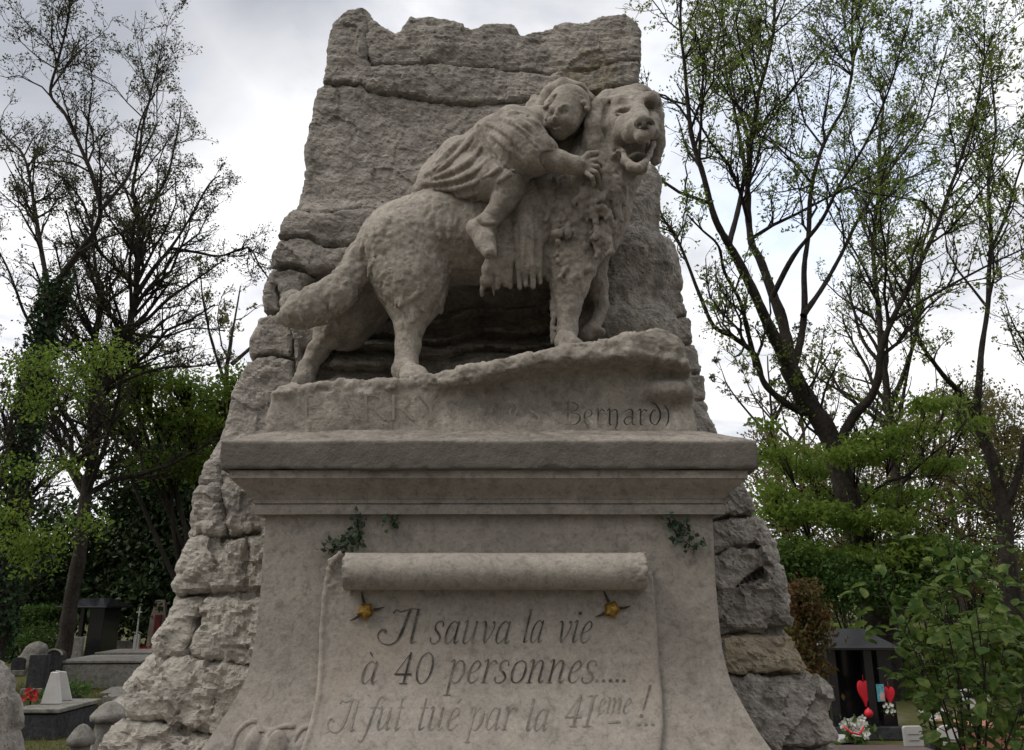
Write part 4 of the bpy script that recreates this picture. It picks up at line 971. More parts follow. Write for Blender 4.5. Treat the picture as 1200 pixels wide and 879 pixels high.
# ================================================================== trees
M_bark = stone_mat('tree_bark', (.042, .035, .03), (.018, .015, .013), (.07, .06, .05), .2, 1.0, streak=.4, bstr=.8)
M_bark_pale = stone_mat('pale_bark', (.12, .1, .08), (.06, .05, .042), (.17, .145, .115), .2, 1.0, streak=.4, bstr=.8)
M_twig = plain('dark_twig', (.045, .036, .03), .9, .3, 3)
M_ivy = leaf_mat('ivy_leaf', (.025, .05, .02), (.045, .08, .03), (.03, .06, .03), .2)
M_bud = leaf_mat('spring_bud', (.06, .065, .03), (.10, .12, .035), (.05, .045, .03), .4)
M_budg = leaf_mat('opening_leaf', (.15, .22, .045), (.21, .28, .055), (.12, .15, .04), .65, .9)
M_fresh = leaf_mat('fresh_leaf', (.10, .18, .028), (.15, .23, .035), (.20, .25, .05), .65, .7)
M_green = leaf_mat('green_leaf', (.035, .08, .018), (.06, .12, .025), (.085, .13, .03), .4, .7)
M_dark = leaf_mat('evergreen_leaf', (.012, .026, .010), (.028, .052, .018), (.05, .075, .024), .2, .5)
M_brown = leaf_mat('budding_brown', (.17, .135, .06), (.2, .175, .07), (.13, .14, .045), .5, .5)
M_rust = leaf_mat('rust_leaf', (.13, .05, .02), (.09, .07, .02), (.05, .06, .02), .4, 2)

class Tubes:
    def __init__(s): s.V = []; s.F = []; s.n = 0
    def add(s, P, r, k):
        V, F = tube_np(np.asarray(P, float), np.asarray(r, float), k); s.V.append(V); s.F.append(F + s.n); s.n += len(V)
    def mesh(s, name): return mesh_np(name, np.concatenate(s.V), np.concatenate(s.F))
def leaves_mesh(name, C, size, rng, droop=.3, asp=.55, fold=True):
    """one folded leaf blade (two faces) per centre"""
    n = len(C); a = rng.standard_normal((n, 3)); a[:, 2] -= droop; a /= np.linalg.norm(a, axis=1)[:, None]
    u = np.cross(a, rng.standard_normal((n, 3))); u /= np.linalg.norm(u, axis=1)[:, None] + 1e-9; w = np.cross(a, u)
    L = (size * rng.uniform(.6, 1.3, n))[:, None]; wd = L * asp
    v0 = C; v1 = C + a * L * .45 + u * wd * .5 + w * L * .12; v2 = C + a * L; v3 = C + a * L * .45 - u * wd * .5 + w * L * .12
    V = np.stack([v0, v1, v2, v3], 1).reshape(-1, 3); i = np.arange(n)[:, None] * 4
    return mesh_np(name, V, [np.concatenate([i + np.array([[0, 1, 2]]), i + np.array([[0, 2, 3]])])], False)

def grow(limbs, seed, levels=3, dens=2.2, ang=(.5, 1.0), Lf=(.34, .5, .55), up=.35, tmin=.25, minr=.0045, twig_leaf=9, leaf_spread=.05, maxL=3.2, thin=.8, fine=1.0):
    """limbs: list of (points, r0, r1). Returns (tube arrays, leaf sites)"""
    rng = np.random.default_rng(seed); T = Tubes(); sites = []
    cur = []
    for P, r0, r1 in limbs:
        Q = catmull(P, 5); wig = np.stack([pnoise(Q, 1.1, seed + q) for q in (1, 2, 3)], 1) * min(.12, r0 * 1.2); Q = Q + wig * np.linspace(0, 1, len(Q))[:, None]
        r = r0 + (r1 - r0) * np.linspace(0, 1, len(Q)) ** thin; T.add(Q, r * (1 + .06 * rng.standard_normal(len(Q))), 9 if r0 > .1 else 7); cur.append((Q, r))
    for lv in range(levels):
        nxt = []
        for Q, r in cur:
            seg = np.linalg.norm(np.diff(Q, axis=0), axis=1); s = np.concatenate([[0], np.cumsum(seg)]); tot = s[-1]
            n = rng.poisson(dens * tot * (1, 1.35, 1.5, 2.0)[lv] * fine) + (2 if lv else 0); n = min(n, 46)
            for q in range(n):
                t = tot * (tmin + (1 - tmin) * rng.random() ** .8) if lv == 0 else tot * (.12 + .88 * rng.random())
                i = min(np.searchsorted(s, t), len(Q) - 1); i = max(i, 1); f = (t - s[i - 1]) / (seg[i - 1] + 1e-9); p = Q[i - 1] * (1 - f) + Q[i] * f
                tg = Q[i] - Q[i - 1]; tg /= np.linalg.norm(tg) + 1e-9; pr = rng.standard_normal(3); pr -= tg * (pr @ tg); pr /= np.linalg.norm(pr)
                a = rng.uniform(*ang); d = tg * math.cos(a) + pr * math.sin(a) + np.array([0, 0, up]); d /= np.linalg.norm(d)
                L = min(maxL if lv == 0 else maxL * .6, (tot - t * .6) * Lf[min(lv, 2)] * rng.uniform(.6, 1.25)); 
                if L < .12: L = .12 + .15 * rng.random()
                rb = min(np.interp(t, s, r) * .62, L * .022 + .002); rb = max(rb, minr)
                k = 5 if lv < 2 else 4; B = [p]
                for j in range(k):
                    d = d + .22 * rng.standard_normal(3) + np.array([0, 0, .06 * (1 if up >= 0 else -1)]); d /= np.linalg.norm(d); B.append(B[-1] + d * L / k)
                B = np.array(B); rr = np.linspace(rb, max(rb * .3, minr * .6), k + 1); T.add(B, rr, 5 if lv == 0 else (4 if lv == 1 else 3)); nxt.append((B, rr))
        cur = nxt
        if len(cur) > 9000: cur = [cur[i] for i in rng.choice(len(cur), 9000, False)]
    E = []
    for Q, r in cur:
        m = rng.poisson(twig_leaf * .5)                        # tufts of young leaves, mostly towards the tip
        if m:
            q = np.repeat(Q[np.maximum(1, len(Q) - 1 - rng.integers(0, 3, m))], 4, 0); E.append(q + rng.normal(0, leaf_spread, (4 * m, 3)))
    return T, (np.concatenate(E) if E else np.zeros((0, 3))), rng

def tree(name, label, cat, limbs, seed, leaf, size, bark=None, group=None, keep=1.0, leaf_filter=None, **kw):
    base = limbs[0][0][0]; root = thing(name, label, cat, (base[0], base[1], 0), group)
    T, S, rng = grow(limbs, seed, **kw); link('trunk', T.mesh('trunk'), bark or M_bark, root)
    if leaf_filter is not None and len(S): S = S[leaf_filter(S, rng)]
    if len(S): link('crown', leaves_mesh('crown', S, size, rng), leaf, root)
    return root
def limb(px, Y0, r0px, r1px, Y1=None, ground_start=False):
    """a limb measured in photo pixels at distance Y0 (reaching Y1 at its tip)"""
    n = len(px); Y1 = Y0 if Y1 is None else Y1; P = [W(x, y, Y0 + (Y1 - Y0) * i / max(1, n - 1)) for i, (x, y) in enumerate(px)]
    if ground_start: P = [np.array([P[0][0] - .1, P[0][1], -.1])] + P if P[0][2] > .1 else P
    return (P, rad(r0px, P[0]), rad(r1px, P[-1]))

# big bare tree right of the monument
Yt = 14.0
tree('bare_tree', 'big dark many-limbed tree with opening leaves, just right of the monument', 'tree', [
    limb([(1034, 745), (1022, 690), (1005, 620), (988, 565), (968, 505), (945, 465), (925, 428)], Yt, 23.0, 10.5, None, True),
    limb([(925, 428), (905, 390), (889, 355), (868, 310), (854, 285), (838, 255), (822, 200), (808, 150), (802, 100), (800, 30), (795, -60)], Yt, 9.2, 1.2, Yt - 1.5),
    limb([(925, 428), (918, 380), (905, 345), (890, 305), (880, 285), (876, 240), (877, 205), (884, 150), (890, 110), (905, 40), (915, -60)], Yt, 8.6, 1.4, Yt + 1.5),
    limb([(958, 488), (930, 478), (908, 462), (894, 445), (884, 415), (860, 395), (836, 382), (820, 345), (808, 312), (790, 275), (776, 255), (768, 225)], Yt, 5.9, 1.1, Yt - 1),
    limb([(928, 435), (938, 400), (942, 368), (942, 320), (946, 280), (953, 205), (975, 150), (993, 110), (1000, 40), (998, -70)], Yt, 5.9, 1.1, Yt + .8),
    limb([(978, 530), (1000, 488), (1018, 468), (1028, 445), (1033, 410), (1048, 370), (1069, 328), (1090, 280), (1110, 230), (1124, 195), (1145, 120), (1160, 40)], Yt, 7.3, 1.0, Yt - 2),
    limb([(886, 430), (878, 395), (868, 355), (850, 320), (842, 290), (822, 270), (805, 250)], Yt, 4.0, 0.9, Yt - 2),
    limb([(854, 287), (866, 240), (872, 190), (860, 130), (848, 60), (846, -40)], Yt, 4.0, 0.9, Yt + 2.5),
    limb([(905, 348), (930, 300), (962, 260), (985, 215), (1020, 160), (1046, 90), (1070, 10)], Yt, 4.0, 0.8, Yt - 2.5),
    limb([(941, 370), (965, 335), (985, 300), (1010, 250), (1050, 190), (1085, 140), (1110, 60)], Yt, 4.0, 0.8, Yt + 2),
    limb([(1000, 600), (1020, 580), (1040, 565), (1062, 558), (1090, 535), (1116, 514), (1135, 490)], Yt, 3.3, 0.7, Yt - 2),
], 11, M_budg, .075, levels=3, dens=2.6, thin=.55, tmin=.22, ang=(.55, 1.15), Lf=(.40, .5, .55), twig_leaf=2.2, leaf_spread=.05, up=.22, minr=.0055)

tree('slender_tree', 'slender bare tree with an upright trunk behind the big dark tree', 'tree', [
    limb([(1056, 735), (1053, 610), (1048, 540), (1042, 480), (1034, 420), (1030, 360), (1024, 300), (1030, 200), (1036, 110)], 20, 10.1, 1.2, None, True),
    limb([(1042, 480), (1062, 430), (1075, 380), (1080, 300), (1095, 240)], 20, 4.0, 0.9, 19), limb([(1036, 430), (1012, 400), (1000, 360), (985, 330)], 20, 3.3, 0.9, 21)], 21, M_budg, .08, dens=2.0, thin=.6, twig_leaf=2.2, minr=.007)
tree('leaning_tree', 'forked bare tree with a thick dark trunk at the right edge', 'tree', [
    limb([(1190, 760), (1186, 705), (1178, 640), (1176, 600), (1166, 560), (1158, 530), (1150, 500), (1142, 480)], 16, 13.8, 5.6, None, True),
    limb([(1142, 480), (1120, 455), (1105, 440), (1090, 420), (1078, 400), (1066, 360), (1050, 330), (1040, 310)], 16, 4.6, 0.9, 15),
    limb([(1144, 485), (1148, 440), (1150, 410), (1158, 350), (1161, 276), (1158, 210), (1165, 140), (1160, 60)], 16, 5.3, 1.0, 17),
    limb([(1176, 600), (1192, 560), (1200, 520), (1215, 470), (1222, 400), (1210, 300), (1200, 220)], 16, 5.9, 1.2, 15),
    limb([(1158, 300), (1180, 250), (1195, 200), (1215, 150)], 16.5, 2.6, 0.7, 16)], 31, M_budg, .075, dens=2.1, thin=.6, twig_leaf=2.2, minr=.006)
# left: ivy-clad tree at the edge and the twin-stemmed tree
tl = tree('ivy_clad_tree', 'tall bare tree with an ivy-covered trunk at the left edge', 'tree', [
    limb([(0, 745), (4, 690), (12, 620), (22, 550), (34, 480), (44, 430), (52, 390), (58, 360)], 15, 12.0, 6.8, None, True),
    limb([(58, 360), (72, 325), (92, 296), (109, 273), (118, 246), (108, 205), (91, 164), (76, 132), (59, 109), (66, 75), (73, 45), (82, 5), (84, -20)], 15, 4.6, 0.9, 14),
    limb([(54, 385), (56, 340), (48, 290), (41, 246), (35, 215), (27, 182), (14, 165), (-5, 150)], 15, 3.9, 1.0, 16),
    limb([(118, 246), (136, 225), (150, 205), (158, 175), (162, 150), (172, 125), (182, 110)], 14.6, 2.6, 0.7, 15),
    limb([(50, 400), (30, 370), (15, 330), (2, 300), (-20, 270)], 15, 2.6, 0.7, 14),
    limb([(109, 273), (98, 240), (80, 215), (60, 200), (40, 195)], 14.6, 1.7, 0.7, 13.5), limb([(92, 296), (120, 280), (148, 270), (172, 250), (190, 238)], 14.6, 2.0, 0.7, 15.5)],
    41, M_bud, .06, dens=2.9, fine=1.1, thin=.6, twig_leaf=2.2, tmin=.25, up=.25, minr=.005)
def ivy_on(root, path, rr, n, size, seed, name='ivy'):
    rng = np.random.default_rng(seed); Q = catmull(path, 8); i = rng.integers(0, len(Q), n); v = rng.standard_normal((n, 3)); v[:, 2] *= .4; v /= np.linalg.norm(v, axis=1)[:, None]
    C = Q[i] + v * (rr * rng.uniform(.8, 1.6, n))[:, None] + np.stack([0 * rng.random(n), 0 * rng.random(n), rng.normal(0, .15, n)], 1)
    return link(name, leaves_mesh(name, C, size, rng, .6, .9), M_ivy, root)
ivy_on(tl, limb([(0, 745), (4, 690), (12, 620), (22, 550), (34, 480), (44, 430), (54, 375), (70, 330)], 15, 1, 1)[0], .20, 6500, .085, 4)
tree('twin_stem_tree', 'tall bare tree with two grey-brown stems left of the monument', 'tree', [
    limb([(78, 745), (84, 700), (95, 640), (102, 570), (108, 540), (114, 500), (120, 460), (136, 420), (150, 387), (155, 365), (159, 346), (162, 300), (161, 273), (158, 240), (155, 218), (166, 170), (170, 140), (178, 105)], 18, 11.0, 1.0, 17.4, True),
    limb([(108, 545), (106, 500), (110, 440), (112, 400), (118, 350), (112, 310), (108, 270), (112, 230)], 18, 5.9, 0.9, 19),
    limb([(159, 346), (180, 315), (200, 291), (222, 255), (245, 215), (258, 205)], 17.6, 3.6, 0.7, 18.5),
    limb([(152, 382), (170, 376), (195, 352), (222, 334), (244, 318), (262, 305)], 17.6, 3.3, 0.7, 16.5),
    limb([(200, 291), (232, 296), (258, 300), (291, 291), (305, 312), (318, 332)], 17.8, 2.4, 0.7, 17.5),
    limb([(161, 273), (178, 240), (196, 205), (206, 165), (212, 130)], 17.6, 2.6, 0.7, 18.4), limb([(118, 350), (140, 320), (150, 290), (140, 250)], 18.4, 2.0, 0.7, 19),
    limb([(120, 460), (160, 440), (200, 430), (240, 428), (275, 415)], 17.8, 2.6, 0.7, 16.5), limb([(150, 390), (190, 395), (225, 385), (262, 388)], 17.6, 2.3, 0.7, 18.5)],
    51, M_bud, .065, M_bark, dens=2.7, fine=1.15, thin=.6, twig_leaf=2.2, tmin=.22, up=.25, minr=.0055)

# leafy small trees, shrubs and evergreens: clumped crowns with stems
def bushy(name, label, cat, base, clumps, leaf, size, n, seed, stem=.05, bark=None, group=None, shell=.6, nst=16, flat=.6):
    """clumps: list of (x,y,z,rx,rz) in world metres"""
    rng = np.random.default_rng(seed); root = thing(name, label, cat, (base[0], base[1], 0), group); T = Tubes(); C = []
    vol = np.array([c[3] ** 2 * c[4] for c in clumps]); cnt = rng.multinomial(n, vol / vol.sum())
    for (x, y, z, rx, rz), k in zip(clumps, cnt):
        m = max(4, k // 26)                                    # sub-clumps: sprays of leaves on twig ends
        v = rng.standard_normal((m, 3)); v /= np.linalg.norm(v, axis=1)[:, None]; v *= (rng.random(m) ** (1 / 3 if shell < .5 else .28))[:, None]
        S = np.array([x, y, z]) + v * np.array([rx, rx, rz]); j = rng.integers(0, m, k); sp = .11 * rx + size * .9
        C.append(S[j] + rng.normal(0, 1, (k, 3)) * np.array([sp, sp, sp * flat]))
        c0 = np.array([x, y, z]); b0 = np.array([base[0] + rng.normal(0, stem * 2), base[1] + rng.normal(0, stem * 2), -.05])
        mid = b0 * .45 + c0 * .55 + rng.normal(0, .12 * rx, 3); T.add(catmull([b0, b0 * .75 + mid * .25 + np.array([0, 0, .1]), mid, c0], 4), np.linspace(stem, stem * .35, 13), 6)
        for q in rng.choice(m, min(m, nst), False): T.add(catmull([mid * .3 + c0 * .7, (c0 + S[q]) / 2 + rng.normal(0, .06 * rx, 3), S[q]], 4), np.linspace(stem * .35, stem * .1, 9), 4)
    link('trunk', T.mesh('trunk'), bark or M_bark, root); link('crown', leaves_mesh('crown', np.concatenate(C), size, rng), leaf, root); return root
def clump_px(lst, Y):
    out = []
    for q in lst:
        x, y, rx, rz = q[:4]; p = W(x, y, q[4] if len(q) > 4 else Y); out.append((*p, rad(rx, p), rad(rz, p)))
    return out
def at(px, Y): p = W(px, 700, Y); return (p[0], Y)

# left
bushy('evergreen_tree', 'broad dark evergreen filling the gap beside the left of the monument', 'tree', at(215, 24), clump_px([(185, 560, 55, 60), (235, 520, 50, 60), (150, 610, 50, 55), (210, 640, 70, 60), (265, 600, 55, 70), (270, 490, 45, 45), (130, 660, 45, 55), (290, 650, 70, 70), (180, 700, 70, 40), (60, 640, 60, 60), (80, 690, 70, 40), (215, 580, 60, 60), (230, 690, 80, 50), (190, 640, 60, 60)], 24), M_dark, .2, 42000, 61, .12)
bushy('leafy_tree', 'bright spring-green tree rising above the dark evergreen on the left', 'tree', at(262, 20), clump_px([(268, 470, 34, 22), (262, 505, 36, 22), (225, 500, 38, 20), (190, 480, 40, 18), (215, 450, 40, 16), (150, 500, 40, 18), (165, 440, 34, 18), (250, 550, 40, 20), (200, 545, 50, 16), (285, 450, 24, 24), (275, 530, 34, 22), (150, 450, 40, 16), (120, 480, 40, 18)], 20), M_fresh, .12, 12500, 62, .09, shell=.4)
bushy('leafy_sapling', 'low fresh green sapling in front of the ivy-covered trunk', 'tree', at(-60, 13), clump_px([(20, 470, 34, 16), (35, 430, 34, 18), (95, 425, 40, 16), (130, 410, 30, 14), (80, 455, 36, 14), (25, 600, 30, 18), (60, 630, 40, 14), (15, 640, 30, 18), (100, 615, 34, 10), (45, 660, 30, 10), (5, 540, 20, 22), (70, 545, 30, 14)], 13), M_fresh, .08, 3900, 63, .014, shell=.4, flat=.9)
# right
bushy('maple_sapling', 'bright green young maple hiding the base of the big dark tree', 'tree', at(1000, 14.9), clump_px([(918, 532, 34, 12, 13.2), (955, 548, 44, 11, 15), (905, 578, 26, 14), (1000, 535, 44, 9), (1045, 512, 46, 10), (1085, 478, 36, 9), (935, 600, 50, 12), (985, 582, 50, 9, 15), (1025, 610, 50, 12), (1062, 585, 40, 10), (925, 642, 44, 12), (975, 660, 46, 12, 15), (1030, 652, 50, 12), (1095, 545, 36, 8), (1125, 500, 26, 8), (1075, 640, 40, 12), (900, 500, 16, 10)], 13.2), M_fresh, .10, 12500, 64, .02, shell=.4, flat=.3)
bushy('green_shrub', 'dense mid-green shrub between the maple and the hedge on the right', 'shrub', at(985, 13), clump_px([(930, 660, 34, 26), (985, 680, 44, 24), (1050, 690, 44, 22), (1100, 660, 44, 26)], 13), M_green, .09, 8500, 65, .018)
bushy('brown_thicket', 'brownish budding thicket behind the right-hand trees', 'shrub', at(1130, 26), clump_px([(1100, 600, 60, 50), (1150, 560, 60, 50), (1190, 610, 50, 60), (1060, 640, 50, 40), (1130, 660, 70, 40), (1180, 500, 50, 40), (1010, 560, 60, 50), (940, 560, 50, 50), (900, 600, 40, 50), (1080, 520, 60, 40), (1215, 560, 50, 60), (970, 630, 70, 50), (890, 520, 30, 30), (1130, 480, 50, 30)], 26), M_brown, .12, 46000, 66, .05, nst=30)
bushy('rusty_shrub', 'slim shrub with rust-red and olive leaves against the rough stone', 'shrub', at(938, 8), clump_px([(938, 700, 18, 24), (948, 745, 22, 24), (955, 720, 16, 22), (930, 780, 16, 22), (950, 790, 18, 18), (940, 820, 16, 14)], 8), M_rust, .055, 2600, 67, .018)
# far woods closing the view, one tree each
far = [(-34, 46), (-27, 40), (-20, 44), (-14, 38), (-9, 46), (-4, 42), (8, 44), (13, 38), (17, 46), (22, 40), (27, 44), (33, 40), (40, 46), (-42, 42)]
rng = np.random.default_rng(77); fproto = []
for q in range(3):
    x0 = np.array([0, 0, 0.]); h = 15
    L = [([x0, x0 + [.1, 0, 3], x0 + [.3 * q - .2, .2, 7], x0 + [.4, -.2, 11], x0 + [.2, .1, 15]], .24, .03)]
    for k in range(7):
        a = k * 2.4 + q; z = 3.5 + k * 1.3; L.append(([np.array([.1, 0, z]), np.array([1.2 * math.cos(a), 1.2 * math.sin(a), z + 1.5]), np.array([2.3 * math.cos(a), 2.3 * math.sin(a), z + 3.4]), np.array([2.8 * math.cos(a), 2.8 * math.sin(a), z + 5.2])], .1, .015))
    fproto.append((L, q))
glabel = 'bare budding tree far behind the graves and bushes, one of a distant row'
made = []
for i, (x, y) in enumerate(far):
    if i < 3:
        L, q = fproto[i]; o = tree('distant_tree', glabel, 'tree', L, 80 + q, M_brown if q != 1 else M_bud, .16, M_bark, 'distant bare trees', dens=.75, twig_leaf=3.5, minr=.011, tmin=.2)
        made.append(o)
    else:
        src = made[i % 3]; o = src.copy(); col.objects.link(o)
        for ch in src.children: c = ch.copy(); col.objects.link(c); c.parent = o
    o.location = (x, y, 0); o.rotation_euler = (0, 0, rng.uniform(0, 6.28)); f = rng.uniform(.8, 1.2); o.scale = (f, f, f * rng.uniform(.9, 1.1))
def far_wood():
    rng = np.random.default_rng(5); n = 80000; x = rng.uniform(-75, 75, n); y = 56 + rng.uniform(-4, 4, n); top = 4.6 + 1.6 * pnoise(np.stack([x, 0 * x, 0 * x], 1), 7, 2) + 1.0 * pnoise(np.stack([x, 0 * x, 0 * x], 1), 2.3, 4)
    z = top * rng.random(n) ** .8; o = link('far_undergrowth', leaves_mesh('far_undergrowth', np.stack([x, y, z], 1), .42, rng), M_green); tag(o, kind='stuff')
far_wood()
# ================================================================== graves and small things
M_black = plain('polished_black_granite', (.012, .012, .014), .14, .4, 40, .6, 0, .03)
M_white = plain('white_marble', (.46, .45, .43), .5, .12, 5)
M_pale = stone_mat('pale_gravestone', (.34, .31, .27), (.2, .18, .155), (.4, .37, .32), .5)
M_grey = stone_mat('grey_tomb_stone', (.2, .19, .17), (.11, .105, .095), (.27, .255, .23), .5)
M_dgrey = stone_mat('dark_grave_granite', (.05, .05, .053), (.025, .025, .027), (.075, .075, .08), .2)
M_purple = plain('purple_brown_granite', (.13, .095, .085), .45, .25, 60)
M_red = plain('red_enamel', (.55, .02, .035), .4, .12, 10)
M_petal = plain('red_petal', (.5, .03, .04), .7, .4, 30)
M_wpetal = plain('white_petal', (.75, .74, .7), .7, .1, 30)
M_blue = plain('blue_picture', (.1, .32, .38), .5, .5, 40)
M_pink = plain('pink_card', (.55, .36, .33), .5, .4, 30)
M_pinkst = stone_mat('pinkish_stele', (.38, .3, .27), (.24, .19, .17), (.45, .37, .33), .4)
M_maroon = plain('maroon_granite', (.13, .025, .03), .4, .3, 30)
M_terra = plain('terracotta', (.3, .14, .085), .85, .2, 20)
M_rough = M_rock

def P0(px, py, z=0.0): return G(px, py, z)
def wpx(n, p): return rad(n, p)
def one(name, label, cat, mb, mat, loc, bevel=.01, smooth=False, group=None):
    o = mb.build(name, mat, None, smooth, bevel); tag(o, label, cat, group); return rebase(o, loc)
def rough_solid(name, label, cat, mat, pts, radii, seed, amp=.04, h=.02, flat=None, parent=None, cut=None):
    P = np.array(pts, float); R_ = np.array(radii); s = Sculpt((P - R_[:, None]).min(0) - .12, (P + R_[:, None]).max(0) + .12, h); s.chain(pts if len(pts) > 1 else [pts[0], pts[0]], radii if len(pts) > 1 else [radii[0]] * 2, .06)
    V, F = s.nets(); N = vnormals(V, F); V = V + N * (amp * facets(V, max(R_) * .7, seed) + amp * .4 * fbm(V, max(R_) * .4, 4, .55, seed))[:, None]
    o = link(name, mesh_np(name, V, F), mat, parent)
    if label: tag(o, label, cat); rebase(o, (P[0][0], P[0][1], 0))
    return o

# standing rough stone at the left edge
rough_solid('standing_stone', 'rough upright pale boulder cut by the lower left edge of the photo', 'stone', M_rough, [(-3.36, 5.2, .1), (-3.30, 5.2, .58), (-3.27, 5.22, 1.04)], [.38, .31, .2], 4, .05)
# two stone bollards
for (px, py, wp, lab, sd_) in ((130, 826, 19, 'taller mushroom-capped stone bollard beside the rough masonry', 1), (97, 853, 14, 'shorter mushroom-capped stone bollard, left of the taller one', 2)):
    p = W(px, py, 6.6 if sd_ == 1 else 6.2); r = wpx(wp, p); z = p[2] - .09; rt = thing('stone_bollard', lab, 'bollard', (p[0], p[1], 0), 'capped stone bollards')
    b = MB(); b.lathe([(r * .86, -.02), (r * .86, .1), (r * .8, .12), (r * .76, z - .06), (r * .78, z - .02)], (p[0], p[1], 0), 18, .015, sd_); b.build('shaft', M_grey, rt, True)
    b = MB(); b.lathe([(r * .8, z - .025), (r * 1.06, z - .02), (r * 1.1, z + .015), (r * .95, z + .04), (r * .6, z + .085), (r * .3, z + .11), (r * .05, z + .118)], (p[0], p[1], 0), 18, .015, sd_ + 5); b.build('cap', M_grey, rt, True)
rough_solid('stone_block', 'rounded rubble block between the bollard and the rough masonry', 'stone', M_rough, [(-3.22, 7.0, .2), (-3.18, 7.0, .62)], [.22, .18], 9, .04)

def box_tomb(label, p, w, d, h, mat, rz=0.0, top=None, lip=.02, name='tomb', loc=None):
    rt = thing(name, label, 'grave', (p[0], p[1] + d / 2, 0)); b = MB(); b.box((p[0], p[1] + d / 2, h / 2 - .02), (w, d, h), rz); b.build('curb', mat, rt, bevel=.012)
    b = MB(); b.box((p[0], p[1] + d / 2, h + .022), (w + lip * 2, d + lip * 2, .05), rz); b.build('slab', top or mat, rt, bevel=.012); return rt
# left tomb with the white plaques
p = P0(38, 866); t = box_tomb('low box tomb nearest on the left, carrying white plaques and red flowers', p, .52, .95, .28, M_dgrey, 0.0, M_grey)
def wedge(px, py, w, h, z, Y, label, rz=0.0, lean=.12):
    c = W(px, py, Y); b = MB(); b.prism([(-w / 2, 0), (w / 2, 0), (w * .12, h), (-w * .2, h * 1.02)], (c[0], Y, z), 'y', .06, rz); return one('white_plaque', label, 'plaque', b, M_white, (c[0], Y, z), .006)
Yp = float(p[1]) + .4
wedge(60, 826, .24, .36, .332, Yp, 'white marble triangular plaque standing on the near left tomb')
c = W(73, 806, Yp + .3); b = MB(); b.prism([(-.13, 0), (.13, 0), (.02, .34), (-.1, .36)], (c[0], Yp + .3, .332), 'y', .05, .4); one('white_plaque', 'narrow slanting white marble plaque behind the triangular one', 'plaque', b, M_white, (c[0], Yp + .3, .332), .006)
def flowers(name, label, px, py, Y, r, mat, seed, n=26, leafm=None):
    rng = np.random.default_rng(seed); c = W(px, py, Y); rt = thing(name, label, 'flowers', (c[0], Y, max(0, c[2] - r)))
    b = MB()
    for i in range(n):
        v = rng.standard_normal(3); v /= np.linalg.norm(v); q = c + v * np.array([r, r * .7, r * .75]) * rng.random() ** .4; a = rng.uniform(0, 6); k = r * .3
        for j in range(5):
            e = a + j * 1.257; u = np.array([math.cos(e), -.35, math.sin(e)]); w = np.array([-math.sin(e), 0, math.cos(e)])
            b.add([q, q + (u * .6 + w * .35) * k, q + u * k, q + (u * .6 - w * .35) * k], [(0, 1, 2, 3)])
    b.build('petals', mat, rt); C = c + rng.normal(0, 1, (n * 2, 3)) * r * np.array([.6, .5, .45]) - np.array([0, -.01, r * .25]); link('leaves', leaves_mesh('leaves', C, r * .55, rng), leafm or M_green, rt)
    T = Tubes()
    for i in range(5): T.add(np.array([c + [rng.normal(0, r * .3), 0, 0], [c[0] + rng.normal(0, r * .15), Y, max(.0, c[2] - r * 1.1)]]), [r * .05] * 2, 4)
    link('stems', T.mesh('stems'), M_green, rt); return rt
flowers('red_bouquet', 'red flowers lying on the near left tomb', 38, 814, Yp, .12, M_petal, 3)
# pair of dark headstones behind it
p2 = P0(42, 808); 
def headstone(px, base_py, w, h, t_, mat, label, round_=True, rz=0.0, rim=None, name='headstone', z0=0.0):
    c = P0(px, base_py, z0); n = 10; poly = [(-w / 2, 0), (w / 2, 0)] + ([(w / 2 * math.cos(a), h - w * .28 + w * .28 * math.sin(a)) for a in np.linspace(0, math.pi, n)] if round_ else [(w / 2, h), (-w / 2, h)])
    rt = thing(name, label, 'gravestone', c); b = MB(); b.prism(poly, c, 'y', t_, rz); b.build('stone', mat, rt, bevel=.008)
    if rim:
        b = MB(); pts = [np.array([x, -t_ / 2 - .004, z]) for x, z in poly[2:]] if round_ else [np.array([-w / 2, 0, h]), np.array([w / 2, 0, h])]
        M = np.array(Matrix.Rotation(rz, 3, 'Z').transposed()); b.tube([q @ M + c for q in pts], .018, 6); b.build('rim', rim, rt)
    b = MB(); b.box(c + np.array([0, 0, .03]), (w * 1.25, t_ * 2.4, .1), rz); b.build('foot', M_grey, rt, bevel=.008); return rt
headstone(41, 812, .30, .62, .12, M_dgrey, 'dark upright headstone, left one of the pair behind the white plaques', False, .1)
headstone(61, 806, .34, .66, .12, M_dgrey, 'dark round-topped headstone with a pale rim, right one of the pair', True, -.25, M_pale)
b = MB(); p = P0(78, 832); b.box((p[0], p[1], .09), (.24, .3, .2)); 
rt = thing('planter', 'dark stone planter with trailing green leaves beside the near left tomb', 'planter', (p[0], p[1], 0)); b.build('trough', M_dgrey, rt, bevel=.01)
rg = np.random.default_rng(3); link('plant', leaves_mesh('plant', np.array([p[0], p[1], .26]) + rg.normal(0, 1, (260, 3)) * np.array([.16, .14, .07]), .09, rg), M_green, rt)
b = MB(); p = P0(80, 842); b.box((p[0], p[1] + .3, .02), (.5, .7, .07), .1); one('path_slab', 'low flat stone slab on the grass before the planter', 'slab', b, M_grey, (p[0], p[1] + .3, 0))
b = MB(); p = P0(130, 815); b.box((p[0], p[1] + .5, .015), (.62, 1.0, .06), .25); one('path_slab', 'flat pale slab lying in the grass before the grey box tomb', 'slab', b, M_grey, (p[0], p[1] + .5, 0))
p = P0(108, 806); box_tomb('plain grey box tomb with a flat lid in the middle of the left graves', p, 1.45, 1.5, .42, M_grey, .08)
p = P0(155, 789); box_tomb('long low grey tomb behind the plain grey box tomb', p, 1.7, 1.2, .38, M_grey, .05)
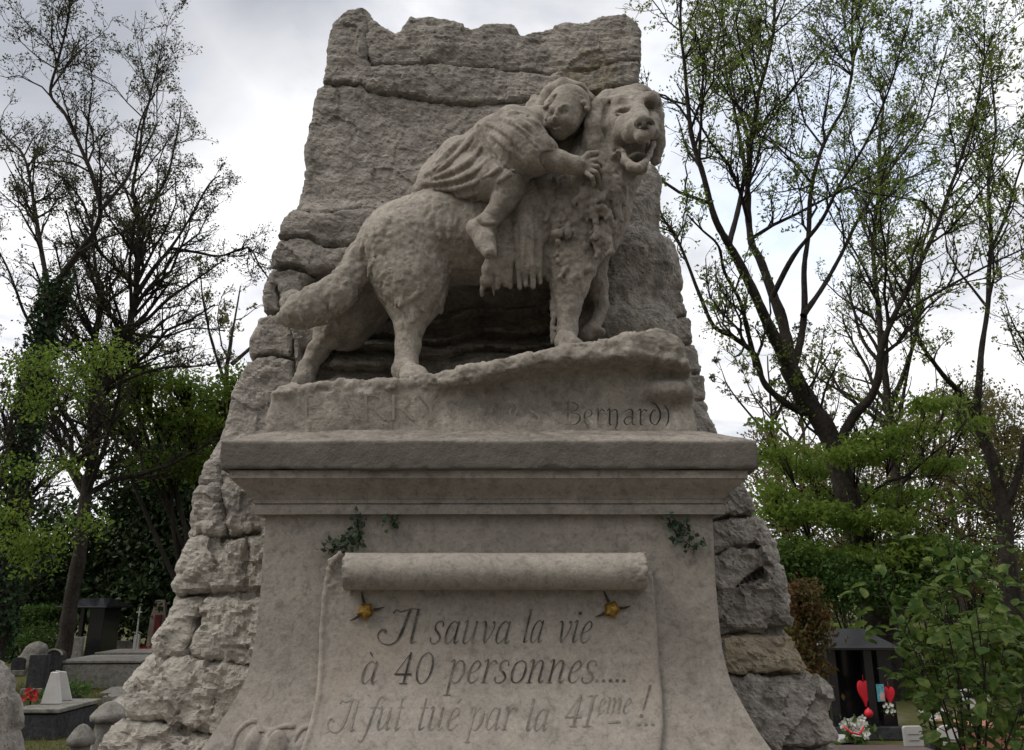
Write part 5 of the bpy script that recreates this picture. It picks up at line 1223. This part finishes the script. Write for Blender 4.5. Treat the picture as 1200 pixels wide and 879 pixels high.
# roofed black tomb on the left
def roofed(label, px, base, w, dpt, h, roof_over, gable, posts, panel, rz=0.0, back=True):
    c = P0(px, base); rt = thing('roofed_tomb', label, 'tomb', c); M = np.array(Matrix.Rotation(rz, 3, 'Z').transposed())
    def T(q): return np.array(q) @ M + c
    b = MB(); b.box(T((0, dpt / 2, .06)), (w * 1.1, dpt * 1.1, .14), rz); b.build('plinth', M_dgrey, rt, bevel=.01)
    for x in posts: b = MB(); b.box(T((x * w / 2, .06, .12 + (h - .12) / 2)), (.1, .1, h - .12), rz); b.build('post', M_black, rt, bevel=.008)
    for x0, x1 in panel: b = MB(); b.box(T(((x0 + x1) / 2 * w / 2, dpt * .45, .12 + (h - .12) / 2)), ((x1 - x0) * w / 2, dpt * .75, h - .125), rz); b.build('wall_panel', M_black, rt, bevel=.008)
    if back: b = MB(); b.box(T((0, dpt - .05, .12 + (h - .12) / 2)), (w, .08, h - .13), rz); b.build('back_panel', M_black, rt)
    ww, dd, o = w / 2 + roof_over, dpt / 2 + roof_over, .035
    V = [(-ww, -dd + dpt / 2, h), (ww, -dd + dpt / 2, h), (ww, dd + dpt / 2, h), (-ww, dd + dpt / 2, h), (-ww, -dd + dpt / 2, h + o), (ww, -dd + dpt / 2, h + o), (ww, dd + dpt / 2, h + o), (-ww, dd + dpt / 2, h + o), (-ww * gable[0], dpt / 2, h + o + gable[1]), (ww * gable[0], dpt / 2, h + o + gable[1])]
    b = MB(); b.add([T(v) for v in V], [(0, 3, 2, 1), (0, 1, 5, 4), (1, 2, 6, 5), (2, 3, 7, 6), (3, 0, 4, 7), (4, 5, 9, 8), (6, 7, 8, 9), (5, 6, 9), (7, 4, 8)]); b.build('roof', M_black, rt, bevel=.006); return rt, c, T
roofed('black roofed tomb on posts standing among the left graves', 90, 780, 1.0, .9, 1.32, .16, (.55, .2), (-.85, -.1), [(.2, .98)], -.12, False)
headstone(86, 776, .34, .55, .08, M_grey, 'grey lettered headstone sheltered under the left black roof', False, 0, None, 'headstone', .14)
headstone(142, 775, .3, .5, .1, M_grey, 'small grey headstone right of the left black roofed tomb', False)
headstone(158, 772, .16, .62, .08, M_white, 'narrow white headstone among the far left graves', True)
headstone(150, 768, .26, .42, .09, M_pale, 'small pale round-topped headstone left of the narrow white one', True, .2)
headstone(166, 771, .3, .36, .1, M_dgrey, 'squat dark headstone between the narrow white headstone and the tall stele', False, -.1)
headstone(136, 762, .22, .5, .09, M_pale, 'slim pale square headstone just behind the small grey one', False, .15)
headstone(24, 764, .3, .45, .1, M_grey, 'weathered grey headstone in front of the left hedge', True, .2)
for q, (px, py, w, h, m, lab) in enumerate(((66, 786, .22, .34, M_pale, 'tiny pale headstone beside the left stem of the roofed tomb'), (128, 782, .2, .3, M_white, 'tiny white headstone on the far edge of the plain grey box tomb'), (146, 781, .24, .26, M_dgrey, 'tiny dark headstone at the end of the long low tomb'), (112, 762, .26, .46, M_pale, 'pale headstone half hidden behind the left black roofed tomb'), (20, 790, .26, .34, M_dgrey, 'small dark headstone above the rough standing boulder'))):
    headstone(px, py, w, h, .08, m, lab, q % 2 == 0, .1 * q - .2)
p = P0(138, 822); b = MB(); b.box((p[0], p[1] + .3, .03), (.5, .8, .12), .15); one('kerb_slab', 'narrow raised kerb slab in the grass near the masonry', 'slab', b, M_grey, (p[0], p[1] + .3, 0))
# tall stele
c = P0(181, 772); rt = thing('tall_stele', 'tall pinkish stele with a dark red centre near the rough masonry', 'gravestone', c)
b = MB(); b.prism([(-.24, 0), (.24, 0), (.22, 1.0), (.12, 1.5), (-.12, 1.5), (-.22, 1.0)], c, 'y', .14); b.build('stone', M_pinkst, rt, bevel=.01)
b = MB(); b.prism([(-.085, .05), (.085, .05), (.085, 1.12), (-.085, 1.12)], c + np.array([.02, -.1, 0]), 'y', .06); b.build('inlay', M_maroon, rt, bevel=.005)
b = MB(); b.box(c + np.array([0, 0, .08]), (.8, .4, .18)); b.build('foot', M_grey, rt, bevel=.01)
flowers('red_bouquet', 'red flowers at the foot of the tall pinkish stele', 173, 762, float(c[1]) - .5, .2, M_petal, 5)
flowers('white_bouquet', 'white flowers beside the rough masonry near the tall stele', 188, 750, float(c[1]) - .4, .12, M_wpetal, 6)
c = W(163, 722, 22); b = MB(); b.box((c[0], 22, (c[2] + .25) / 2), (.035, .04, c[2] + .25)); b.box((c[0], 21.995, c[2] + .1), (.15, .034, .03)); one('grave_cross', 'thin white cross standing left of the tall pinkish stele', 'cross', b, M_white, (c[0], 22, 0), .004)
c = P0(11, 762); b = MB(); b.lathe([(.15, 0), (.15, .1), (.11, .13), (.1, .55), (.12, .6), (.05, .66)], c, 12); one('short_pillar', 'short pale pillar before the left hedge', 'pillar', b, M_pale, c, 0, True)
c = W(15, 712, 26); b = MB(); b.lathe([(.14, 0), (.12, c[2] - .2), (.16, c[2] - .12), (.1, c[2] + .1), (.14, c[2] + .2), (.02, c[2] + .34)], (c[0], 26, 0), 10); one('urn_pillar', 'small white urn on a pillar showing above the left hedge', 'urn', b, M_white, (c[0], 26, 0), 0, True)
rough_solid('rockery_stone', 'brownish rough stone beside the left black roofed tomb', 'stone', M_grey, [(*P0(38, 784)[:2], .1), (*P0(40, 784)[:2], .3)], [.38, .28], 6, .04, .03)

def hedge(label, x0, x1, Y, dpt, h, seed, n, mat):
    rng = np.random.default_rng(seed); b = MB(); rt = thing('hedge', label, 'hedge', ((x0 + x1) / 2, Y, 0)); d = np.array([x1 - x0, dpt, h]); c = np.array([(x0 + x1) / 2, Y, h / 2])
    u = rng.uniform(-.5, .5, (n, 3)); ax = rng.choice([0, 1, 2], n, p=[.06, .5, .44]); u[np.arange(n), ax] = np.where(ax == 1, -.5, np.where(ax == 2, .5, np.sign(u[:, 0]) * .5)); C = c + u * d + rng.normal(0, .05, (n, 3)); C[:, 2] += .07 * pnoise(C, .8, seed)
    link('foliage', leaves_mesh('foliage', C, .09, rng, -.3, .7), mat, rt)
    T = Tubes()
    for i in range(int((x1 - x0) / .4)): x = x0 + .2 + i * .4; T.add(np.array([[x, Y, -.05], [x + rng.normal(0, .06), Y + rng.normal(0, .06), h * .5], [x + rng.normal(0, .1), Y + rng.normal(0, .1), h * .92]]), [.02, .015, .006], 5)
    for i in range(int((x1 - x0) / .09)): x = x0 + i * .09; T.add(np.array([[x, Y, .1], [x + rng.normal(0, .1), Y + rng.normal(0, dpt * .3), h * .6], [x + rng.normal(0, .15), Y + rng.normal(0, dpt * .4), h * .97]]), [.02, .014, .005], 4)
    link('stems', T.mesh('stems'), M_bark, rt)
a0, a1 = W(-60, 730, 22)[0], W(62, 730, 22)[0]; hedge('clipped dark green hedge behind the left graves', a0, a1, 22, .9, 1.25, 4, 9000, M_green)
a0, a1 = W(925, 750, 15)[0], W(1260, 750, 15)[0]; hedge('clipped bright green hedge behind the right black roofed tomb', a0, a1, 15, .9, .95, 5, 14000, M_fresh)
bushy('tufted_shrub', 'low tufted grassy shrub right of the left hedge', 'shrub', P0(50, 775)[:2], [(*P0(50, 775)[:2], .5, .5, .45)], M_green, .1, 1500, 71, .01)

# right: black roofed tomb with hearts
Yr = float(P0(1020, 866)[1]); rt, c0, T = roofed('black roofed tomb with red hearts hanging inside, right of the monument', 1020, 866, .74, .6, .98, .07, (.4, .2), (.22, -.95), [(.55, 1.0)], .0)
def heart(px, py, w, h, label, Y, mat, rz=0.0):
    c = W(px, py, Y); pts = []
    for t in np.linspace(0, 2 * math.pi, 28, endpoint=False): pts.append((w / 32 * 16 * math.sin(t) ** 3, h / 30 * (13 * math.cos(t) - 5 * math.cos(2 * t) - 2 * math.cos(3 * t) - math.cos(4 * t) + 2)))
    b = MB(); b.prism(pts[::-1], c, 'y', .03, rz); b.tube([c + np.array([0, 0, h * .4]), c + np.array([0, 0, h * .5 + .05])], .003, 4); return one('hanging_heart', label, 'heart', b, mat, c, .008, True)
heart(1013, 812, .17, .30, 'larger red heart hanging left of the black post', Yr + .02, M_red, .25); heart(1042, 815, .13, .21, 'smaller red heart hanging right of the black post', Yr + .02, M_red, -.15)
c = W(1032, 812, Yr - .01); b = MB(); b.box(c, (.085, .012, .19)); rt = thing('picture_card', 'small blue and pink picture card fixed on the black post', 'picture', c); b.build('card', M_blue, rt); b = MB(); b.box(c + np.array([.012, -.009, -.04]), (.05, .006, .09)); b.build('figure_patch', M_pink, rt)
c = W(1018, 836, Yr - .06); b = MB(); b.lathe([(.001, -.05), (.035, -.038), (.052, 0), (.035, .038), (.012, .05), (.012, .06), (.002, .062)], c, 14); b.build
one('red_bauble', 'red ball standing on the white ornament by the black post', 'ornament', b, M_red, c, 0, True)
flowers('white_bouquet', 'white flowers hanging under the smaller red heart', 1042, 830, Yr - .03, .07, M_wpetal, 12, 14)
flowers('white_bouquet', 'large white bouquet with a red ribbon lying before the black tomb', 1003, 853, Yr - .35, .16, M_wpetal, 13, 40)
c = W(1000, 858, Yr - .5); b = MB(); b.tube([c + np.array([-.1, 0, .06]), c + np.array([-.04, -.02, .0]), c + np.array([.05, -.03, -.02]), c + np.array([.12, 0, .05])], .012, 5); one('red_ribbon', 'red ribbon tied round the large white bouquet', 'ribbon', b, M_red, c, 0, True)
p = P0(985, 868); b = MB(); b.box((p[0], p[1], .03), (.3, .35, .05), .3); one('white_slab', 'flat white slab touching the rough masonry foot on the right', 'slab', b, M_white, (p[0], p[1], 0))
p = P0(1060, 890, .2); box_tomb('low purple-brown granite tomb in the lower right', (p[0], p[1] - .1, 0), .86, .7, .17, M_purple)
def small_plaque(px, py, w, h, label, Y, round_, z, rz=0.0, text=False):
    c = W(px, py, Y); c[2] = z; poly = [(-w / 2, 0), (w / 2, 0)] + ([(w / 2 * math.cos(a), h * .45 + h * .55 * math.sin(a)) for a in np.linspace(0, math.pi, 12)] if round_ else [(w / 2, h * .9), (w * .42, h), (-w * .42, h), (-w / 2, h * .9)])
    rt = thing('memorial_plaque', label, 'plaque', c); b = MB(); b.prism(poly, c, 'y', .035, rz); b.build('stone', M_white, rt, bevel=.005)
    M = np.array(Matrix.Rotation(rz, 3, 'Z').transposed()); b = MB()
    for k in range(2 if text else 1):
        q = np.array([0, -.021, h * (.3 if not text else .3 + .3 * k)]) @ M + c; b.box(q, (w * .6, .003, h * (.07 if not text else .03)), rz)
    b.build('incised_line', M_grey, rt)
p = P0(1071, 873, .22); small_plaque(1071, 873, .19, .18, 'small square white plaque on the purple-brown tomb', float(p[1]) - .05, False, .217, .1, True)
small_plaque(1112, 874, .24, .2, 'small round-topped white plaque right of the square one', float(P0(1112, 874, .1)[1]), True, .1, -.2)
b = MB(); p = P0(1112, 880, 0); b.box((p[0], p[1] + .12, .05), (.5, .45, .1)); one('plaque_base', 'dark granite block under the round-topped white plaque', 'slab', b, M_dgrey, (p[0], p[1], 0))
flowers('white_bouquet', 'loose white flowers between the black tomb and the leafy shrub', 1093, 838, Yr + .1, .15, M_wpetal, 15, 16)
c = W(1147, 822, Yr + .3); rt = thing('white_butterfly', 'white winged ornament half hidden behind the leafy shrub', 'ornament', c)
for sgn in (-1, 1): b = MB(); b.prism([(0, -.03), (sgn * .1, -.09), (sgn * .17, -.02), (sgn * .19, .12), (sgn * .1, .15), (0, .03)][::sgn], c, 'y', .02, sgn * .3); b.build('wing', M_white, rt, bevel=.005)
b = MB(); b.tube([(c[0], c[1], 0), (c[0], c[1], c[2] - .05), (c[0], c[1], c[2] + .06)], [.012, .02, .012], 6); b.build('stem', M_white, rt)
p = P0(1178, 886); b = MB(); b.box((p[0], p[1] + .25, .13), (.8, .5, .26)); b.box((p[0], p[1] + .25, .275), (.84, .54, .03)); one('terracotta_trough', 'terracotta trough at the lower right corner', 'planter', b, M_terra, (p[0], p[1], 0))

# broad-leaved shrub in the right foreground
def broad_shrub():
    rng = np.random.default_rng(91); Y = 5.6; base = W(1135, 900, Y); rt = thing('broad_leaved_shrub', 'broad-leaved green shrub in the right foreground, overhanging the graves', 'shrub', (base[0], Y, 0)); T = Tubes(); C = []; A = []
    tips = [(1075, 690), (1060, 740), (1090, 650), (1105, 700), (1120, 655), (1140, 680), (1165, 665), (1185, 700), (1200, 740), (1195, 800), (1150, 730), (1120, 760), (1160, 790), (1185, 830), (1205, 690), (1100, 735), (1215, 780), (1075, 720), (1185, 650), (1030, 640), (1020, 655), (1110, 610)]
    for tx, ty in tips:
        yy = Y + rng.uniform(-.5, .7); tip = W(tx, ty, yy); b0 = np.array([base[0] + rng.normal(0, .1), Y + rng.normal(0, .1), 0]); mid = b0 * .4 + tip * .6 + rng.normal(0, .06, 3) - np.array([0, 0, .05])
        Q = catmull([b0, b0 * .7 + mid * .3, mid, tip], 6); T.add(Q, np.linspace(.011, .0025, len(Q)), 5)
        for k in range(11):
            q = Q[rng.integers(int(len(Q) * .6), len(Q))]; d = rng.standard_normal(3); d[2] = abs(d[2]) * .3; d /= np.linalg.norm(d); e = q + d * rng.uniform(.06, .2); T.add(np.array([q, (q + e) / 2 + [0, 0, .015], e]), [.003, .0025, .0015], 4)
            for m in range(rng.integers(2, 5)): C.append(e + rng.normal(0, .035, 3)); A.append(d + rng.normal(0, .5, 3) + np.array([0, 0, -.15]))
    link('trunk', T.mesh('trunk'), M_bark, rt); C = np.array(C); A = np.array(A); A /= np.linalg.norm(A, axis=1)[:, None]; n = len(C)
    up = np.array([0, 0, 1.]) + rng.normal(0, .35, (n, 3)); S = np.cross(A, up); S /= np.linalg.norm(S, axis=1)[:, None]; U = np.cross(S, A); L = rng.uniform(.065, .135, n)[:, None]
    prof = [(0, .0, 0), (.12, .22, .03), (.35, .36, .05), (.6, .3, .03), (.82, .14, -.02), (1.0, .0, -.08)]
    V = []; 
    for t, w, h in prof:
        V.append(C + A * L * t + U * L * h)
        if w: V.append(C + A * L * t + S * L * w + U * L * (h + .1)); V.append(C + A * L * t - S * L * w + U * L * (h + .1))
    V = np.stack(V, 1); m = V.shape[1]; i = np.arange(n)[:, None] * m      # order: 0 | 1,2,3 | 4,5,6 | 7,8,9 | 10,11,12 | 13
    tri = [(0, 2, 1), (0, 1, 3), (13, 10, 11), (13, 12, 10)]; quad = []
    for a in (1, 4, 7): quad += [(a, a + 1, a + 4, a + 3), (a, a + 3, a + 5, a + 2)]
    F = [np.concatenate([i + np.array([f]) for f in tri]), np.concatenate([i + np.array([f]) for f in quad])]
    link('crown', mesh_np('crown', V.reshape(-1, 3), F), M_broad, rt)
M_broad = leaf_mat('broad_leaf', (.04, .09, .02), (.085, .14, .03), (.16, .2, .05), .4, 3.0)
broad_shrub()

# ivy sprigs rooted under the cornice
def sprig(label, stems, seed):
    rng = np.random.default_rng(seed); P = [on_front(*stems[0][0], .0)]; rt = thing('ivy_sprig', label, 'ivy', P[0] + np.array([0, -.02, 0])); T = Tubes(); C = []
    for st in stems:
        Q = catmull([on_front(x, y, .012 + .012 * rng.random()) for x, y in st], 5); T.add(Q, np.linspace(.0035, .0012, len(Q)), 5)
        for q in Q[::1]:
            for k in range(rng.integers(1, 4)): C.append(q + rng.normal(0, .013, 3) + np.array([0, -.012, 0]))
    link('stem', T.mesh('stem'), M_bark, rt); link('leaves', leaves_mesh('leaves', np.array(C), .024, rng, .2, .85), M_ivyl, rt)
M_ivyl = leaf_mat('ivy_sprig_leaf', (.03, .055, .03), (.05, .085, .045), (.07, .10, .06), .2, 9)
sprig('small ivy sprig growing under the left end of the cornice', [[(419, 607), (418, 620), (412, 633), (402, 641), (390, 645), (380, 641)], [(418, 615), (422, 628), (420, 640)], [(410, 634), (398, 634), (386, 636)]], 3)
sprig('small ivy sprig growing under the right end of the cornice', [[(783, 607), (788, 618), (795, 628), (804, 636), (813, 641), (822, 637)], [(789, 610), (800, 616), (808, 622)], [(796, 626), (806, 628)]], 4)
sprig('tiny ivy shoot growing under the cornice near the left sprig', [[(459, 606), (460, 610), (457, 613)]], 6)

# grass round the graves
def grass():
    rng = np.random.default_rng(7); n = 26000; x = rng.uniform(-9.5, -2.0, n); y = rng.uniform(8.3, 22, n); k = fbm(np.stack([x, y, 0 * x], 1), 1.6, 3, .5, 4) > -.25; x, y = x[k], y[k]; n = len(x)
    h = rng.uniform(.03, .085, n); a = rng.uniform(0, 6.28, n); w = .006; V = np.stack([np.stack([x - w * np.cos(a), y - w * np.sin(a), 0 * x - .03], 1), np.stack([x + w * np.cos(a), y + w * np.sin(a), 0 * x - .03], 1), np.stack([x + rng.normal(0, .025, n), y + rng.normal(0, .025, n), h], 1)], 1).reshape(-1, 3)
    o = link('grass', mesh_np('grass', V, np.arange(3 * n).reshape(-1, 3), False), M_grass); tag(o, kind='stuff')
M_grass = leaf_mat('grass_blade', (.07, .085, .022), (.11, .115, .035), (.14, .125, .05), .3, 1.5)
grass()
